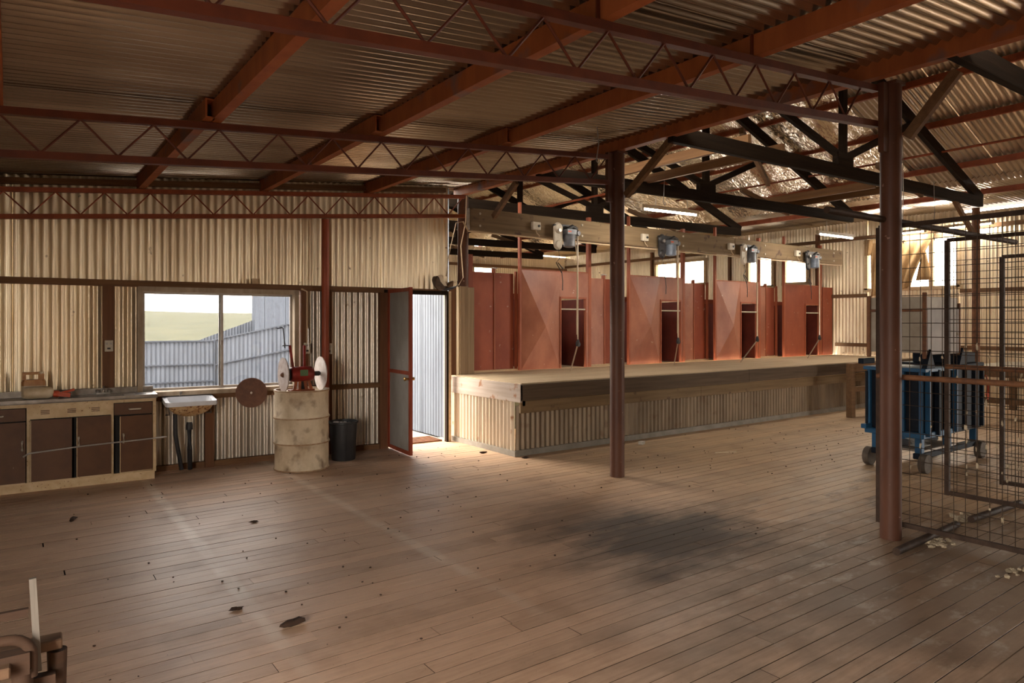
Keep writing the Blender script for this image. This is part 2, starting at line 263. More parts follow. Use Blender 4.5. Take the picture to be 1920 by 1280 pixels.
# ------------------------------------------------------------------ mesh helpers
def unit_frame(d, up=(0, 0, 1)):
    d = Vector(d).normalized(); u = Vector(up)
    if abs(d.dot(u)) > .98: u = Vector((1, 0, 0))
    s = d.cross(u).normalized(); return d, s, s.cross(d).normalized()
class MB:
    def __init__(s): s.v = []; s.f = []
    def add(s, vs, fs):
        n = len(s.v); s.v += [tuple(v) for v in vs]; s.f += [tuple(i + n for i in f) for f in fs]; return s
    def box(s, c, d, rot=None):
        x, y, z = (k / 2 for k in d); vs = [Vector((a * x, b * y, e * z)) for a in (-1, 1) for b in (-1, 1) for e in (-1, 1)]
        if rot is not None: vs = [rot @ v for v in vs]
        return s.add([v + Vector(c) for v in vs], [(0, 1, 3, 2), (4, 6, 7, 5), (0, 4, 5, 1), (2, 3, 7, 6), (0, 2, 6, 4), (1, 5, 7, 3)])
    def mm(s, a, b): return s.box([(p + q) / 2 for p, q in zip(a, b)], [abs(q - p) for p, q in zip(a, b)])
    def bar(s, a, b, w, h, up=(0, 0, 1)):
        a, b = Vector(a), Vector(b); d, sd, u = unit_frame(b - a, up)
        vs = [p + sd * (i * w / 2) + u * (j * h / 2) for p in (a, b) for i, j in ((-1, -1), (1, -1), (1, 1), (-1, 1))]
        return s.add(vs, [(0, 1, 2, 3), (7, 6, 5, 4), (0, 4, 5, 1), (1, 5, 6, 2), (2, 6, 7, 3), (3, 7, 4, 0)])
    def tube(s, pts, r, n=8, r2=None, cap=True):
        pts = [Vector(p) for p in pts]; k = len(pts); rings = []; up = (0, 0, 1)
        for i, p in enumerate(pts):
            d = (pts[min(i + 1, k - 1)] - pts[max(i - 1, 0)]); _, sd, u = unit_frame(d, up)
            rr = r if r2 is None else r + (r2 - r) * i / (k - 1)
            rings.append([p + (sd * math.cos(a) + u * math.sin(a)) * rr for a in (2 * math.pi * j / n for j in range(n))])
        vs = [v for q in rings for v in q]; fs = []
        for i in range(k - 1):
            for j in range(n): fs.append((i * n + j, i * n + (j + 1) % n, (i + 1) * n + (j + 1) % n, (i + 1) * n + j))
        if cap: fs.append(tuple(range(n - 1, -1, -1))); fs.append(tuple((k - 1) * n + j for j in range(n)))
        return s.add(vs, fs)
    def lathe(s, prof, c=(0, 0, 0), n=28, axis=(0, 0, 1), cap=True):
        d, sd, u = unit_frame(axis); c = Vector(c); vs = []; fs = []
        for r, h in prof:
            for j in range(n):
                a = 2 * math.pi * j / n; vs.append(c + d * h + (sd * math.cos(a) + u * math.sin(a)) * r)
        k = len(prof)
        for i in range(k - 1):
            for j in range(n): fs.append((i * n + j, i * n + (j + 1) % n, (i + 1) * n + (j + 1) % n, (i + 1) * n + j))
        if cap: fs.append(tuple(range(n - 1, -1, -1))); fs.append(tuple((k - 1) * n + j for j in range(n)))
        return s.add(vs, fs)
    def disc(s, c, r, t, axis, n=36): return s.lathe([(r, -t / 2), (r, t / 2)], c, n, axis)
    def blob(s, c, r, sc=(1, 1, 1), seed=0, jit=.25, n=7, m=5):
        rnd = random.Random(seed); vs = []; fs = []
        for i in range(m + 1):
            th = math.pi * i / m
            for j in range(n):
                ph = 2 * math.pi * j / n; q = r * (1 + jit * (rnd.random() - .5) * 2)
                vs.append((c[0] + q * sc[0] * math.sin(th) * math.cos(ph), c[1] + q * sc[1] * math.sin(th) * math.sin(ph), c[2] + q * sc[2] * math.cos(th)))
        for i in range(m):
            for j in range(n): fs.append((i * n + j, i * n + (j + 1) % n, (i + 1) * n + (j + 1) % n, (i + 1) * n + j))
        return s.add(vs, fs)
    def grid(s, fn, nu, nv):
        vs = [fn(i / nu, j / nv) for j in range(nv + 1) for i in range(nu + 1)]
        return s.add(vs, [(j * (nu + 1) + i, j * (nu + 1) + i + 1, (j + 1) * (nu + 1) + i + 1, (j + 1) * (nu + 1) + i) for j in range(nv) for i in range(nu)])
    def mesh(s, name, m, smooth=False):
        me = bpy.data.meshes.new(name); me.from_pydata(s.v, [], s.f); me.update()
        import bmesh
        b = bmesh.new(); b.from_mesh(me); bmesh.ops.recalc_face_normals(b, faces=b.faces); b.to_mesh(me); b.free()
        if smooth:
            me.polygons.foreach_set('use_smooth', [True] * len(me.polygons))
            try: me.set_sharp_from_angle(angle=R(40))
            except Exception: pass
        me.materials.append(m); return me
    def build(s, name, m, parent=None, smooth=False, bevel=0, label=None, kind=None):
        o = link(name, s.mesh(name, m, smooth), parent)
        if bevel:
            q = o.modifiers.new('bevel', 'BEVEL'); q.width = bevel; q.segments = 1; q.limit_method = 'ANGLE'
        if label: o['label'] = label
        if kind: o['kind'] = kind
        return o
def link(name, me, parent=None, mw=None):
    o = bpy.data.objects.new(name, me); COL.objects.link(o)
    if parent: o.parent = parent
    if mw is not None: o.matrix_local = mw
    return o
def tag(o, label=None, cat=None, group=None, kind=None):
    for k, v in (('label', label), ('category', cat), ('group', group), ('kind', kind)):
        if v: o[k] = v
    return o
def thing(name, label, cat, loc=(0, 0, 0), rz=0, group=None):
    o = bpy.data.objects.new(name, None); COL.objects.link(o); o.location = loc; o.rotation_euler = (0, 0, rz); o.empty_display_size = .1
    return tag(o, label, cat, group)
def structure(name, loc=(0, 0, 0), rz=0):
    o = bpy.data.objects.new(name, None); COL.objects.link(o); o.location = loc; o.rotation_euler = (0, 0, rz); o['kind'] = 'structure'; return o
def copy_tree(o, parent=None):
    c = o.copy(); COL.objects.link(c); c.parent = parent
    for ch in list(o.children): copy_tree(ch, c)
    return c
PITCH, AMP = .0762, .0125
CC = {}
def corr_mesh(w, h, m, seg=8, amp=AMP, slope=0.):
    key = (round(w, 3), round(h, 3), m.name, seg, round(slope, 3))
    if key not in CC:
        n = max(2, round(w / PITCH * seg)); vs = []; fs = []
        for j in (0, 1):
            for i in range(n + 1):
                x = w * i / n; vs.append((x, amp * math.cos(2 * math.pi * x / PITCH), j * (h + slope * (x - w / 2))))
        for i in range(n): fs.append((i, i + 1, n + 2 + i, n + 1 + i))
        me = bpy.data.meshes.new('corrugated_sheet'); me.from_pydata(vs, [], fs); me.update()
        me.polygons.foreach_set('use_smooth', [True] * len(me.polygons)); me.materials.append(m); CC[key] = me
    return CC[key]
SHEET = PITCH * 10
def corr(parent, s0, s1, z0, z1, m, off=0, base=Matrix(), top=None, seg=8):
    """sheets side by side along local x from s0 to s1, standing from z0 to z1 (or top(s))"""
    s = s0; k = 0
    while s < s1 - .02:
        w = min(SHEET, s1 - s); zt = top(s + w / 2) if top else z1
        me = corr_mesh(w + .018, round(zt - z0, 2), m, seg, AMP, round((top(s + w * .75) - top(s + w * .25)) / (w * .5), 3) if top else 0)
        link('corrugated_sheet', me, parent, base @ Matrix.Translation((s, off + (.0025 if k % 2 else -.0025), z0)))
        s += SHEET; k += 1

# ------------------------------------------------------------------ floor
fl = structure('floor')
MB().mm((-2.3, -5.1, -.16), (15.1, 8.3, -.03)).build('subfloor', M_boots, fl)
BW = .105
rows = []
y = -1.9; ri = 0
while y < 8.2:
    x = -2.2 - random.random() * 2
    while x < 15.0:
        ln = random.choice((2.4, 3.0, 3.6, 4.2, 4.8)); a, b = max(x, -2.2), min(x + ln, 14.95)
        if b > a + .05: rows.append((a, b, y, math.hypot(min(max(1.6, a), b), y + .05)))
        x += ln
    y += BW
def in_view(r):
    px = []
    for xx in (r[0], (r[0] + r[1]) / 2, r[1]):
        d = .588 * xx + .809 * r[2]
        if d > .3:
            q = (.809 * xx - .588 * r[2]) / d * 1290; v = 605 + 1290 * 1.58 / d
            if -1000 < q < 1000 and v < 1330: return True
    return False
near = sorted([r for r in rows if in_view(r)], key=lambda r: r[3])[:285]
ns = set(near)
BC = {}
def board_mesh(L_):
    k = round(L_, 2)
    if k not in BC:
        q = MB(); w, h, e = BW - .0045, .03, .0008; L2 = k - .004
        pr = [(0, -h), (0, -e), (e, 0), (w - e, 0), (w, -e), (w, -h)]
        vs = [(xx, yy, zz) for xx in (0, L2) for yy, zz in pr]
        q.add(vs, [(i, i + 1, i + 7, i + 6) for i in range(5)] + [(5, 4, 3, 2, 1, 0), (6, 7, 8, 9, 10, 11)])
        BC[k] = q.mesh('floor_board', M_floor); BC[k].materials.append(M_gap)
        for p_ in BC[k].polygons:
            if abs(p_.normal.z) < .3: p_.material_index = 1
    return BC[k]
far = MB()
for r in rows:
    dz = random.uniform(-.0007, .0006)
    if r in ns: link('floor_board', board_mesh(r[1] - r[0]), fl, Matrix.Translation((r[0], r[2], dz)))
    else: far.mm((r[0], r[2], -.03), (r[1] - .004, r[2] + BW - .005, dz))
far.build('far_floor_boards', M_floor, fl, kind='stuff')
MB().mm((-2.2, -5.1, -.03), (14.95, -1.9, 0)).build('rear_floor_slab', M_floor, fl)

# ------------------------------------------------------------------ wall_left: local x runs along the wall, +y outdoors
WA = math.atan2(7.95 - 8.2, 5.0)
CW, SW = math.cos(WA), math.sin(WA)
def wl(s, off, z=0): return Vector((-.3 + CW * s - SW * off, 8.2 + SW * s + CW * off, z))   # off > 0 is outdoors
wleft = structure('wall_left', (-.3, 8.2, 0), WA)
def roofz(X): return 3.10 + .0855 * (X - 1.1)
corr(wleft, -2.0, 5.02, 2.0, 0, M_wallcorr, off=.03, top=lambda s: roofz(s + .12) + .02)
corr(wleft, -2.0, 1.36, .0, 2.0, M_wallcorr, off=.035)
corr(wleft, 1.36, 3.04, .0, .82, M_wallgrey, off=.035)
corr(wleft, 3.04, 4.06, .0, 2.0, M_wallgrey, off=.035)
g = MB().bar((-2, -.01, 1.99), (5.0, -.01, 1.99), .06, .065).build('girt', M_girt, wleft)
MB().bar((3.04, -.01, .80), (4.07, -.01, .80), .05, .06).build('girt', M_girt, wleft)
MB().bar((1.36, -.01, .775), (3.04, -.01, .775), .05, .05).build('girt', M_girt, wleft)
MB().bar((-1.9, -.01, roofz(-2.2) - .06), (4.98, -.01, roofz(4.68) - .06), .05, .06).build('wall_plate', M_girt, wleft)
for s, w, z1 in ((1.10, .10, 1.96), (2.06, .09, .75), (3.10, .09, 1.96), (3.38, .10, 1.96), (4.10, .11, 1.96)):
    MB().bar((s, -.015, 0), (s, -.015, z1), w, .07, up=(0, 1, 0)).build('stud', M_girtz, wleft)
MB().bar((1.5, -.0, .03), (4.05, -.0, .03), .05, .06).build('bottom_plate', M_girt, wleft)
MB().bar((5.02, .0, 0), (5.02, .0, 2.0), .06, .10, up=(0, 1, 0)).build('door_jamb', M_winpale, wleft)
MB().bar((4.99, -.03, 0), (4.99, -.03, 2.0), .03, .06, up=(0, 1, 0)).build('door_jamb', M_darkz, wleft)
MB().bar((4.1, -.0, 1.975), (5.05, -.0, 1.975), .09, .05).build('door_head', M_darkz, wleft)

win = structure('window_1', (-.3, 8.2, 0), WA)
s0, s1, z0, z1 = 1.37, 3.03, .84, 1.955
for nm, a, b, w, h in (('frame_head', (s0, -.02, z1 - .02), (s1, -.02, z1 - .02), .11, .05), ('frame_sill', (s0 - .02, -.035, z0 - .01), (s1 + .02, -.035, z0 - .01), .14, .045)):
    MB().bar(a, b, w, h).build(nm, M_winframe, win)
for s in (s0 + .015, s1 - .03): MB().bar((s, -.02, z0), (s, -.02, z1), .05, .11, up=(0, 1, 0)).build('frame_side', M_winframe, win)
sm = 2.19
for a, b, o in ((s0 + .04, sm + .02, .02), (sm - .02, s1 - .055, .045)):
    q = MB()
    for zz in (z0 + .03, z1 - .055): q.bar((a, o, zz), (b, o, zz), .02, .028)
    for ss in (a + .012, b - .012): q.bar((ss, o, z0 + .02), (ss, o, z1 - .045), .026, .02, up=(0, 1, 0))
    q.build('sash_frame', M_alum, win); MB().mm((a + .02, o - .002, z0 + .04), (b - .02, o + .002, z1 - .065)).build('pane', M_glass, win)
MB().box((sm, -.005, 1.36), (.018, .03, .05)).build('sash_latch', M_steel, win)

# open door, hinged at its left jamb and swung into the room
dr = structure('door_1', (3.85, 7.93, 0), R(-94.5))
H_, W_ = 2.0, .70
for x in (.02, W_ - .02): MB().mm((x - .02, -.018, .02), (x + .02, .018, H_)).build('stile', M_doorframe, dr)
for z in (.04, .985, H_ - .025): MB().mm((.04, -.016, z - .022), (W_ - .04, .016, z + .022)).build('rail', M_doorframe, dr)
for a, b in ((.062, .963), (1.007, H_ - .047)): MB().mm((.04, -.005, a), (W_ - .04, .005, b)).build('door_panel', M_doorpanel, dr)
kb = MB().tube([(W_ - .03, -.02, .92), (W_ - .03, -.055, .92)], .012).lathe([(.006, 0), (.024, .012), (.024, .024), (.008, .034)], (W_ - .03, -.05, .92), 14, (0, -1, 0))
kb.tube([(W_ - .03, .02, .92), (W_ - .03, .05, .92)], .02).build('door_handle', mat('brass', (.42, .27, .10), rough=.3, metal=.9), dr, True)
for z in (.25, 1.75): MB().tube([(0, .02, z - .05), (0, .02, z + .05)], .012).build('hinge', M_steel, dr)

# ------------------------------------------------------------------ other walls
XR, YB = 14.95, 17.5
wr = structure('wall_right'); BR = Matrix(((0, -1, 0, XR), (1, 0, 0, 0), (0, 0, 1, 0), (0, 0, 0, 1)))
def right(y0, y1, z0, z1):
    corr(wr, y0, y1, z0, z1, M_wallcorr, base=BR, seg=6)
wins = [(5.72, 7.50, 2.28, 3.31), (8.85, 9.46, 2.50, 3.18), (9.75, 10.45, 2.46, 3.25), (11.76, 13.5, 2.62, 3.27)]
right(-5.0, -4.2, 0, 3.71); right(-4.2, -1.0, 2.8, 3.71)  # gap left here is an added, unseen opening that lets daylight in
ycur = -1.0
for y0, y1, a, b in wins:
    right(ycur, y0, 0, 3.71 if y0 < 6 else 3.80); right(y0, y1, 0, a); right(y0, y1, b, 3.80); ycur = y1
right(ycur, 13.7, 0, 3.80); right(13.7, 16.9, 2.25, 3.80); right(16.9, YB, 0, 3.80)  # gap behind the stalls added to let more daylight into the pens
for z, a, b in ((2.20, -1.0, 5.7), (2.17, 7.5, 8.6), (3.42, -5, YB), (1.1, -1.0, 8.2), (2.28, 13.5, YB)):
    MB().bar((XR - .03, a, z), (XR - .03, b, z), .05, .075).build('girt', M_girty, wr)
for yy in (4.2, 8.62, 11.0, 13.65): MB().bar((XR - .04, yy, 0), (XR - .04, yy, 3.6), .07, .07, up=(0, 1, 0)).build('stud', M_girtz, wr)
for i, (y0, y1, a, b) in enumerate(wins):
    w = structure('window_%d' % (i + 2), (XR, (y0 + y1) / 2, 0)); h = (y1 - y0) / 2
    for z in (a, b): MB().bar((-.03, -h - .05, z), (-.03, h + .05, z), .10, .07).build('frame_rail', M_winpale, w)
    for yy in (-h, h): MB().bar((-.03, yy, a), (-.03, yy, b), .07, .10, up=(1, 0, 0)).build('frame_side', M_winpale, w)
    mids = [-h * .45] if i == 0 else ([0.08] if i == 3 else [])
    for yy in mids: MB().bar((-.03, yy, a), (-.03, yy, b), .08, .08, up=(1, 0, 0)).build('mullion', M_winpale, w)
    e = [-h] + mids + [h]
    for p, q in zip(e, e[1:]): MB().mm((.0, p + .03, a + .03), (.006, q - .03, b - .03)).build('pane', M_glassr, w)
def gable(X):
    if X < 8.55: return 5.02 - .40 * (8.55 - X)
    if X < 12.1: return 5.05 - .364 * (X - 8.55)
    return 3.74
wb = structure('wall_back'); BB = Matrix.Translation((0, YB, 0))
corr(wb, 4.8, 11.3, 0, 0, M_wallcorr, base=BB, top=gable, seg=6)
corr(wb, 11.3, 11.95, 0, 3.05, M_wallcorr, base=BB, seg=6); corr(wb, 11.3, 11.95, 3.27, 3.9, M_wallcorr, base=BB, seg=6)
corr(wb, 11.95, XR, 0, 0, M_wallcorr, base=BB, top=gable, seg=6)
for z in (3.33, 2.2): MB().bar((4.8, YB - .04, z), (XR, YB - .04, z), .05, .08).build('girt', M_girt, wb)
w = structure('window_6', (11.62, YB, 0)); MB().mm((-.33, .0, 3.05), (.33, .01, 3.27)).build('pane', M_glassr, w)
for z in (3.05, 3.27): MB().bar((-.35, 0, z), (.35, 0, z), .05, .03).build('frame_rail', M_winpale, w)
wp = structure('wall_pen'); BP = Matrix(((0, -1, 0, 4.8), (1, 0, 0, 0), (0, 0, 1, 0), (0, 0, 0, 1)))
corr(wp, 8.05, YB, 0, 3.4, M_outcorr, base=BP)
ws = structure('wall_side'); BS = Matrix(((0, -1, 0, -2.2), (1, 0, 0, 0), (0, 0, 1, 0), (0, 0, 0, 1)))
corr(ws, -5, -1.0, 0, 2.85, M_wallcorr, base=BS, seg=5); corr(ws, 1.2, 8.3, 0, 2.85, M_wallcorr, base=BS, seg=5); corr(ws, -1.0, 1.2, 2.65, 2.85, M_wallcorr, base=BS, seg=5)  # gap in the middle is an added, out-of-view doorway for daylight
wrr = structure('wall_rear'); BQ = Matrix.Translation((0, -5.05, 0))
def rearz(X): return roofz(X) if X < 5 else gable(X)
corr(wrr, -2.2, XR, 0, 0, M_wallcorr, base=BQ, top=rearz, seg=5)

# ------------------------------------------------------------------ ceiling (undersides of the iron roofs)
ce = structure('ceiling')
def roof(x0, z0, x1, z1, y0, y1, m, lift=.01, seg=8):
    d = Vector((x1 - x0, 0, z1 - z0)); L_ = d.length; d.normalize(); n = Vector((-d.z, 0, d.x))
    B = Matrix(((0, n.x, d.x, x0), (1, n.y, d.y, 0), (0, n.z, d.z, z0 + lift), (0, 0, 0, 1)))
    corr(ce, y0, y1, 0, round(L_, 2), m, base=B, seg=seg)
roof(-2.35, roofz(-2.35), 5.12, roofz(5.12), -5.15, 8.35, M_roofcorr)
roof(8.57, 5.06, 4.95, 3.60, -5.15, YB + .1, M_roofbare, seg=6)
roof(8.5, 5.06, 12.15, 3.735, -5.15, YB + .1, M_roofbare)
roof(11.95, 3.80, 15.15, 3.775, -5.15, YB + .1, M_roofcorr, seg=6)
from mathutils import noise as mnoise
def foil(u, v):
    x = 8.56 + u * 3.5; y = 5.08 + v * 12.3
    r1 = 1 - abs(mnoise.noise((x * 2.5, y * 5.5, 1))); r2 = 1 - abs(mnoise.noise((x * 7, y * 17, 7))); r3 = 1 - abs(mnoise.noise((x * 15, y * 30, 3)))
    return (x, y, 5.045 - .364 * (x - 8.55) - .075 + .022 * r1 + .022 * r2 + .010 * r3 + .015 * math.sin(y * 3.3 + x))
MB().grid(foil, 130, 640).build('foil_insulation', M_foil, ce, False, kind='stuff')
MB().bar((8.55, -5, 5.0), (8.55, YB, 5.0), .05, .12).build('ridge_board', M_darky, ce)

# ------------------------------------------------------------------ lean-to steel: purlins, eave beam, trusses, posts
names = (('nearest the left picture edge', -.1), ('above the window', 1.12), ('above the grinder drum', 2.36), ('above the open door', 3.62))
for k, (nm, x) in enumerate(names):
    zb = 2.972 + .0855 * (x - 1.12)
    t = thing('purlin', 'orange painted steel roof purlin of the lean-to, ' + nm, 'purlin', (x, 0, zb))
    for a, b, ox in ((-5, 5.12, .0), (4.98, 8.15, -.055)):
        q = MB().mm((ox - .006, a, 0), (ox + .006, b, .13)).mm((ox + .0062, a, 0), (ox + .06, b, .008)).mm((ox + .0062, a, .122), (ox + .06, b, .13))
        q.build('channel', M_purlin, t)
    for yy in (2.5, 5.1): MB().mm((-.03, yy - .004, .001), (.05, yy + .004, .125)).build('cleat', M_truss, t)
t = thing('eave_beam', 'long rust-red steel beam along the tops of the brown pipe posts', 'beam', (5, 0, 3.335))
MB().mm((-.01, -5, 0), (.0, 8.25, .14)).build('web', M_purlin, t); MB().mm((.0005, -5, 0), (.075, 8.25, .01)).mm((.0005, -5, .13), (.075, 8.25, .14)).build('flange', M_purlin, t)
def steel_truss(yy, label, m, slant=0., L_=7.12):
    t = thing('steel_truss', label, 'truss', (-2.2, yy, 2.38), slant)
    rise = .0855
    def P(x, z): return (x, 0, z + rise * x)
    for nm, z in (('bottom_chord', .0), ('top_chord', .258)):
        MB().bar(P(0, z + .022), P(L_, z + .022), .05, .045).build(nm, m, t)
    x = -.04 + .0; per = .412; k = 0; p0 = 2.55 - .412 * 6 + .0
    x = p0 % per
    while x + per / 2 < L_ - .05:
        a = P(x, .262); b = P(x + per / 2, .04); c = P(x + per, .262)
        MB().tube([a, b], .0075, 6).build('web_rod', m, t)
        if x + per < L_: MB().tube([b, c], .0075, 6).build('web_rod', m, t)
        x += per
    return t
steel_truss(2.5, 'dark red steel lattice truss nearest the camera, ending at the large right post', M_truss, 0, 7.30)
steel_truss(5.1, 'dark red steel lattice truss halfway up the room, ending at the middle post', M_truss)
steel_truss(wl(-1.9, -.10).y, 'bright rust-red steel lattice truss close against the left wall above the window', M_trussf, WA)

def pipe_post(x, y, r, z0, z1, label, m, knee=None, plate=True):
    t = thing('pipe_post', label, 'post', (x, y, z0)); h = z1 - z0
    MB().lathe([(r, 0), (r, h)], n=24).build('pipe', m, t, True)
    if plate:
        MB().mm((-r - .075, -.02, h - .52), (-r, .02, h - .02)).build('truss_plate', m, t)
        MB().mm((-r, -r, h - .02), (r, r, h)).build('cap_plate', m, t)
    if knee:
        a, b = knee; MB().bar(Vector(a) - Vector((x, y, z0)), Vector(b) - Vector((x, y, z0)), .05, .07).build('knee_brace', M_amberd, t)
    return t
pipe_post(5.05, 5.1, .075, 0, 3.335, 'brown steel pipe post in the middle of the floor before the platform', M_post, ((5.08, 5.0, 2.88), (5.08, 4.42, 3.31)))
pipe_post(5.22, 2.45, .072, 0, 3.335, 'brown steel pipe post at the right, next to the wire mesh gates', M_post, ((5.28, 2.36, 2.93), (5.28, 2.03, 3.32)))
pipe_post(5.05, 8.1, .075, .87, 3.335, 'brown steel post at the left end of the overhead timber beam', M_post, ((5.05, 7.35, 2.95), (5.05, 6.85, 3.32)), False)
pipe_post(3.02, 7.93, .045, 0, 2.815, 'slim red pipe post between window and open door', M_redpost, None, False)
pipe_post(12.1, 4.4, .055, 0, 3.36, 'brown pipe post far behind the wool press by the right wall', M_rustpipe, None, False)

# ------------------------------------------------------------------ main shed: timber roof trusses
RT = (('nearest the camera, at the top right corner', 1.97), ('meeting the eave beam between the two big posts', 4.37), ('just behind the middle post, above the first lit tube', 6.4), ('over the back of the red stalls', 8.75), ('second behind the red stalls', 10.9), ('third behind the red stalls', 13.1), ('nearest the back wall of the pens', 15.3))
for nm, yy in RT:
    t = thing('timber_truss', 'dark old timber roof truss ' + nm, 'truss', (5, yy, 3.28))
    up_ = .05 if yy < 3 else 0
    def loc(x, z): return (x - 5, 0, z - 3.28 + up_)
    MB().bar(loc(5.02, 3.36), loc(12.2, 3.46), .07, .155).build('bottom_chord', M_dark, t, bevel=.006)
    MB().bar(loc(12.2, 3.50), loc(8.55, 4.83), .06, .15).build('rafter', M_dark, t); MB().bar(loc(5.16, 3.52), loc(8.55, 4.83), .06, .13).build('rafter', M_dark, t)
    MB().bar(loc(8.12, 3.48), loc(8.12, 4.72), .10, .06, up=(0, 1, 0)).build('king_post', M_darkz, t)
    MB().bar(loc(8.18, 3.58), loc(9.9, 4.28), .05, .08).build('strut', M_dark, t); MB().bar(loc(8.06, 3.58), loc(6.5, 4.0), .05, .08).build('strut', M_dark, t)
    MB().mm((2.95, -.036, .17), (3.3, .036, .34)).build('gusset', M_dark, t)
    if yy > 3: MB().bar(loc(8.95, 3.6), loc(10.2, 3.35), .045, .07).build('prop', M_amberd, t)
    if 4 < yy < 5: MB().bar(loc(11.2, 3.42), loc(12.05, 2.85), .05, .07).build('knee_brace', M_amberd, t)
for k, (x, nm) in enumerate(((9.45, 'uppermost on the far roof slope'), (10.38, 'second down the far roof slope'), (11.48, 'third down the far roof slope'), (12.3, 'lowest on the far roof slope'))):
    z = 5.05 - .364 * (x - 8.55) - .055
    tag(MB().bar((x, -5, z), (x, YB, z), .05, .085).build('roof_purlin', M_trussf), 'long red-brown purlin under the far roof slope, ' + nm, 'purlin')
for x, z, a, b, nm in ((10.75, 4.02, -4.5, 9.2, 'hanging under the bare iron roof'), (7.6, 3.62, 7.0, 12.5, 'low behind the middle post')):
    tag(MB().tube([(x, a, z), (x, b, z)], .017, 8).build('tie_rod', M_trussf, smooth=True), 'thin red steel tie rod ' + nm, 'rod')
for x, a, b, z, nm in ((6.26, 4.37, 6.5, 3.50, 'furthest left'), (6.88, 4.37, 6.5, 3.50, 'second from left'), (9.98, 4.9, 7.05, 3.56, 'third from left'), (10.55, 4.9, 7.05, 3.57, 'furthest right')):
    tag(MB().bar((x, a, z), (x, b, z), .05, .11).build('ceiling_joist', M_amber), 'amber timber joist lying across the dark trusses, ' + nm, 'joist')
tag(MB().bar((7.0, 5.0, 3.86), (8.9, 5.9, 3.60), .05, .075).build('loose_brace', M_amberd), 'loose slanting timber brace nailed below the foil roof', 'brace')

# ------------------------------------------------------------------ shearing platform
PZ = .87
pf = thing('shearing_platform', 'raised timber shearing board with iron skirt along the back of the shed', 'platform', (4.83, 6.46, 0))
def lp(x, y, z): return (x - 4.83, y - 6.46, z)
yy = 6.46; i = 0
while yy < 8.19:
    x = 4.83; xs = [4.83] + sorted(random.uniform(4.9, 14.8) for _ in range(3)) + [14.90]
    for a, b in zip(xs, xs[1:]):
        if b - a > .05: MB().mm(lp(a + .001, yy, PZ - .035), lp(b - .001, yy + .101, PZ + random.uniform(-.0006, .0006))).build('deck_board', M_deck, pf)
    yy += .103
MB().mm(lp(4.80, 6.43, .665), lp(9.2, 6.46, .855)).build('fascia_board', M_fascia, pf, bevel=.004); MB().mm(lp(9.203, 6.43, .668), lp(14.90, 6.46, .857)).build('fascia_board', M_fascia, pf, bevel=.004)
MB().mm(lp(4.83, 6.47, .515), lp(8.1, 6.51, .66)).build('fascia_board', M_beam, pf, bevel=.004); MB().mm(lp(8.103, 6.472, .512), lp(14.90, 6.512, .658)).build('fascia_board', M_beam, pf, bevel=.004)
MB().mm(lp(4.795, 6.43, .645), lp(4.83, 8.02, .86)).build('end_fascia_board', M_fasciae, pf, bevel=.004, label='pale grey weathered end board')
MB().mm(lp(4.86, 6.47, .60), lp(4.90, 6.53, .66)).build('bearer', M_fascia, pf)
corr(pf, 0, 10.06, .07, .60, M_skirt, base=Matrix.Translation(lp(4.83, 6.56, 0)), seg=8)
corr(pf, 0, 1.46, .05, .66, M_skirtend, base=Matrix.Translation(lp(4.825, 6.57, 0)) @ Matrix.Rotation(R(90), 4, 'Z'), seg=8)
MB().mm(lp(4.83, 6.535, 0), lp(14.90, 6.575, .07)).build('bottom_batten', M_concrete, pf); MB().mm(lp(4.79, 6.53, 0), lp(4.83, 8.02, .06)).build('bottom_batten', M_concrete, pf)
pfl = thing('pen_floor', 'timber floor of the catching pens behind the red panels', 'floor'); MB().mm((4.85, 8.33, PZ - .05), (14.93, YB - .05, PZ)).build('boards', M_deck, pfl)

